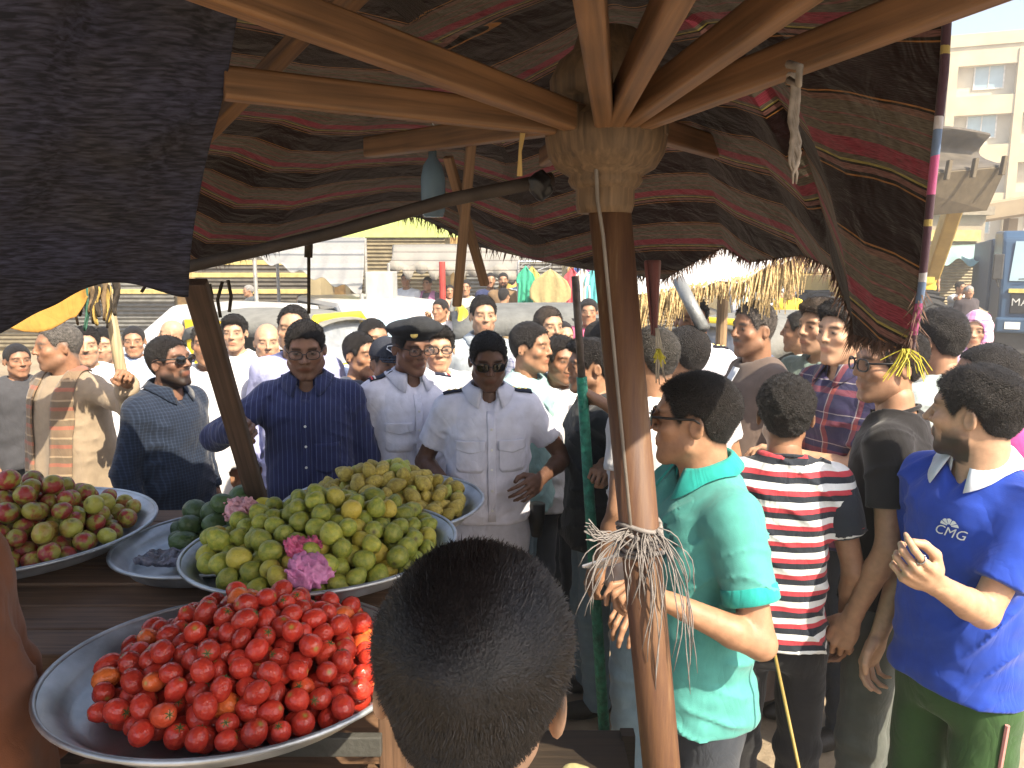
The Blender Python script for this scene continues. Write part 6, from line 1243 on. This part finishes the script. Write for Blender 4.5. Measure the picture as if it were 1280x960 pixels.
person('bald smiling man in pale blue shirt behind the blue striped shirt', (333, 404), 4.5, 20, LGT, hair=None, hv=1, tmat=lbl, top='shirt', bmat=kha, group=GR)
person('balding man in lavender shirt close behind the blue striped shirt', (366, 382), 3.9, 5, LGT, hair='receding', hv=3, tmat=lav, top='shirt', sleeve=1.8, bmat=nav, fat=1.0, wide=1.0, group=GR)
person('bald man in white robe seen from the side beyond the navy shirt', (213, 400), 6.2, -70, LGT, hyaw=-75, hair=None, hv=1, tmat=wrb, top='robe', group=GR)
person('man in pale blue shirt with sash near the shuttered shops', (166, 408), 5.6, 20, MED, hair='crop', hv=2, tmat=lbl, top='shirt', bmat=kha, group=GR)
person('pale faced man in white robe peering between scarf and stick', (106, 408), 4.5, 25, LGT, hair='short', hv=0, beard='mustache', tmat=wrb, top='robe', group=GR)
person('bearded man in white robe half hidden behind the pale stick', (128, 410), 4.8, 10, LGT, hair='short', hv=2, beard='stubble', tmat=cloth('white_blue_robe', (.62, .64, .72)), top='robe', group=GR)
person('man in dark jacket sitting by the tuk tuk under the ochre tarp', (20, 430), 5.2, 50, TAN, S=1.62, hair='short', tmat=cloth('dark_jacket', (.05, .05, .055)), top='shirt', sleeve=1.8, bmat=blk, group=GR)
person('man with short hair just behind the black cap', (466, 398), 4.2, 35, MED, hair='crop', hv=0, tmat=lbl, top='tee', bmat=jean, group=GR)
person('young man looking right beside the black cap', (450, 416), 3.9, 55, MED, hair='short', hv=2, tmat=cloth('slate_tee', (.05, .06, .09)), top='tee', bmat=jean, group=GR)
cpt = cloth('denim_pink_tee', (.10, .13, .22), stripes=[(0, (.09, .12, .21)), (.5, (.42, .10, .16)), (.66, (.09, .12, .21))], period=.55, axis='Z')
person('man in black cap and mustache wearing a blue and pink polo', (483, 425), 3.65, 30, TAN, hair='crop', hv=3, beard='mustache', tmat=cpt, top='polo', sleeve=.75, collar=(cloth('slate_collar', (.05, .06, .11)), 'fold'), bmat=jean, fat=1.05, acc=(('cap',),), group=GR)
person('young man with round glasses between the two police officers', (548, 408), 3.9, 10, LGT, hair='quiff', hv=2, tmat=wht, top='tee', bmat=jean, acc=(('glasses', 'thick'),), group=GR)
grr = cloth('grey_robe', (.36, .40, .43), wscale=5)
person('bearded man in grey robe calling out behind the police officers', (604, 370), 4.6, 12, LGT, hair='short', hv=0, beard='stubble', tmat=grr, top='robe', collar=(grr, 'fold'), group=GR)
ltt = cloth('light_teal_tee', (.26, .42, .42))
person('man in light teal t shirt looking right behind the sunglasses officer', (664, 404), 3.65, 62, MED, hair='short', hv=0, tmat=ltt, top='tee', sleeve=.75, bmat=jean2, collar=(ltt, 'crew'), group=GR)
chk = cloth('checked_shirt', (.5, .5, .6), stripes=[(0, (.60, .60, .66)), (.5, (.10, .12, .28)), (.7, (.6, .6, .66))], period=.03, axis='Z', cross=[(0, (.60, .60, .66)), (.5, (.10, .12, .28)), (.7, (.6, .6, .66))])
person('man in white and blue checked shirt behind the light teal t shirt', (686, 384), 4.5, 25, LGT, hair='short', hv=1, hairc=(.05, .035, .025), tmat=chk, top='shirt', collar=(chk, 'fold'), bmat=jean, group=GR)
person('small man with thinning hair behind the checked shirt', (704, 402), 5.3, 20, LGT, hair='receding', hv=2, tmat=wht, top='shirt', bmat=jean, group=GR)
person('curly haired man with mustache beside the man in black', (702, 422), 3.75, 25, TAN, hair='curly', hv=1, beard='mustache', tmat=wht, top='shirt', bmat=jean, group=GR)
person('boy in pink top beside the grey tuk tuk', (736, 374), 6.6, -5, MED, S=1.62, hair='curly', hv=2, tmat=cloth('pink_tee', (.62, .12, .22)), top='tee', bmat=jean, group=GR)
person('man with dark cropped hair in grey shirt behind the rusty pole', (748, 402), 4.4, 150, MED, hair='crop', hv=0, tmat=cloth('mid_grey_tee', (.2, .2, .2)), top='tee', bmat=jean, group=GR)
# --- across the road
def far(label, px, py, D, yaw, c, S=None, top='tee', hair='short', b=None, name=None, **k): return person(label, (px, py), D, yaw, MED, hair=hair, tmat=cloth('far_%d_%d_%d' % tuple(int(x*99) for x in c), c), top=top, bmat=b or jean, group=GF, S=S, **k)
far('man in white shirt and dark trousers standing near the grey cabinet', 507, 341, 13, -10, (.60, .64, .70), top='shirt', sleeve=1.8, b=kha)
far('man in dark jacket with pink scarf under the striped awning', 534, 346, 13, -20, (.10, .09, .10), top='shirt', sleeve=1.8, acc=(('scarf', cloth('pink_lilac', (.45, .2, .35))),))
far('child in pink and yellow top under the striped awning', 562, 356, 12.4, 10, (.62, .35, .25), S=1.45)
far('young man in pale grey t shirt beside the crossed sticks', 582, 350, 11.5, 0, (.42, .42, .38))
far('man in navy jersey with stripe beside the brown robe', 613, 341, 12.5, 10, (.03, .04, .10))
far('bearded man in brown robe in front of the clothes stall', 629, 341, 12.3, 0, (.20, .13, .07), top='robe', beard='full')
far('man in mustard shirt behind the brown robe', 641, 334, 13.5, 5, (.40, .30, .08))
far('bearded man in pale blue t shirt at the clothes stall', 652, 338, 12.4, -15, (.36, .45, .58), beard='stubble')
far('man in pale robe pointing across with raised hand', 550, 374, 8.0, -30, (.68, .66, .66), top='robe', arms=((535, 393, 7.6), None))
far('woman in brown robe walking beside the tuk tuk', 630, 360, 10.5, 150, (.22, .16, .09), S=1.6, top='robe')
far('man in dark coat walking past the roller shutters', 310, 356, 14.5, -60, (.06, .07, .08), top='shirt', sleeve=1.8, hairc=(.3, .29, .28))
far('man in white shirt near the ochre rails', 376, 368, 13.5, -40, (.72, .72, .74))
far('man in yellow t shirt standing in front of the white pickup', 988, 352, 11.5, 5, (.66, .46, .04), b=kha)
far('man in white behind the yellow t shirt', 974, 362, 12.6, 30, (.6, .6, .6))
far('man in white shirt holding a phone to his ear near the loader tyre', 1201, 352, 14.2, 20, (.62, .62, .62), arms=((1206, 362, 14.0), None))
far('older man in dark robe and purple shawl beside the loader tyre', 1212, 357, 13.9, 0, (.055, .045, .05), top='robe', hairc=(.3, .3, .3))
far('driver in yellow sitting on the wheel loader', 1163, 312, 15.2, -10, (.6, .42, .05), S=1.5, name='d')
# ------------------------------------------------------------ added haze volume, stands in for glare washing out the background
hzm = bpy.data.materials.new('glare_veil'); hzm.use_nodes = True; hn = hzm.node_tree.nodes; hn.remove(hn['Principled BSDF'])
pv = hn.new('ShaderNodeVolumePrincipled'); pv.inputs['Density'].default_value = .006; pv.inputs['Color'].default_value = (.95, .94, .92, 1); pv.inputs['Anisotropy'].default_value = .2
hzm.node_tree.links.new(pv.outputs[0], hn['Material Output'].inputs['Volume'])
hz_ = MB().box((-70, -20, -1), (90, 75, 22)).build('haze', hzm); hz_['kind'] = 'stuff'
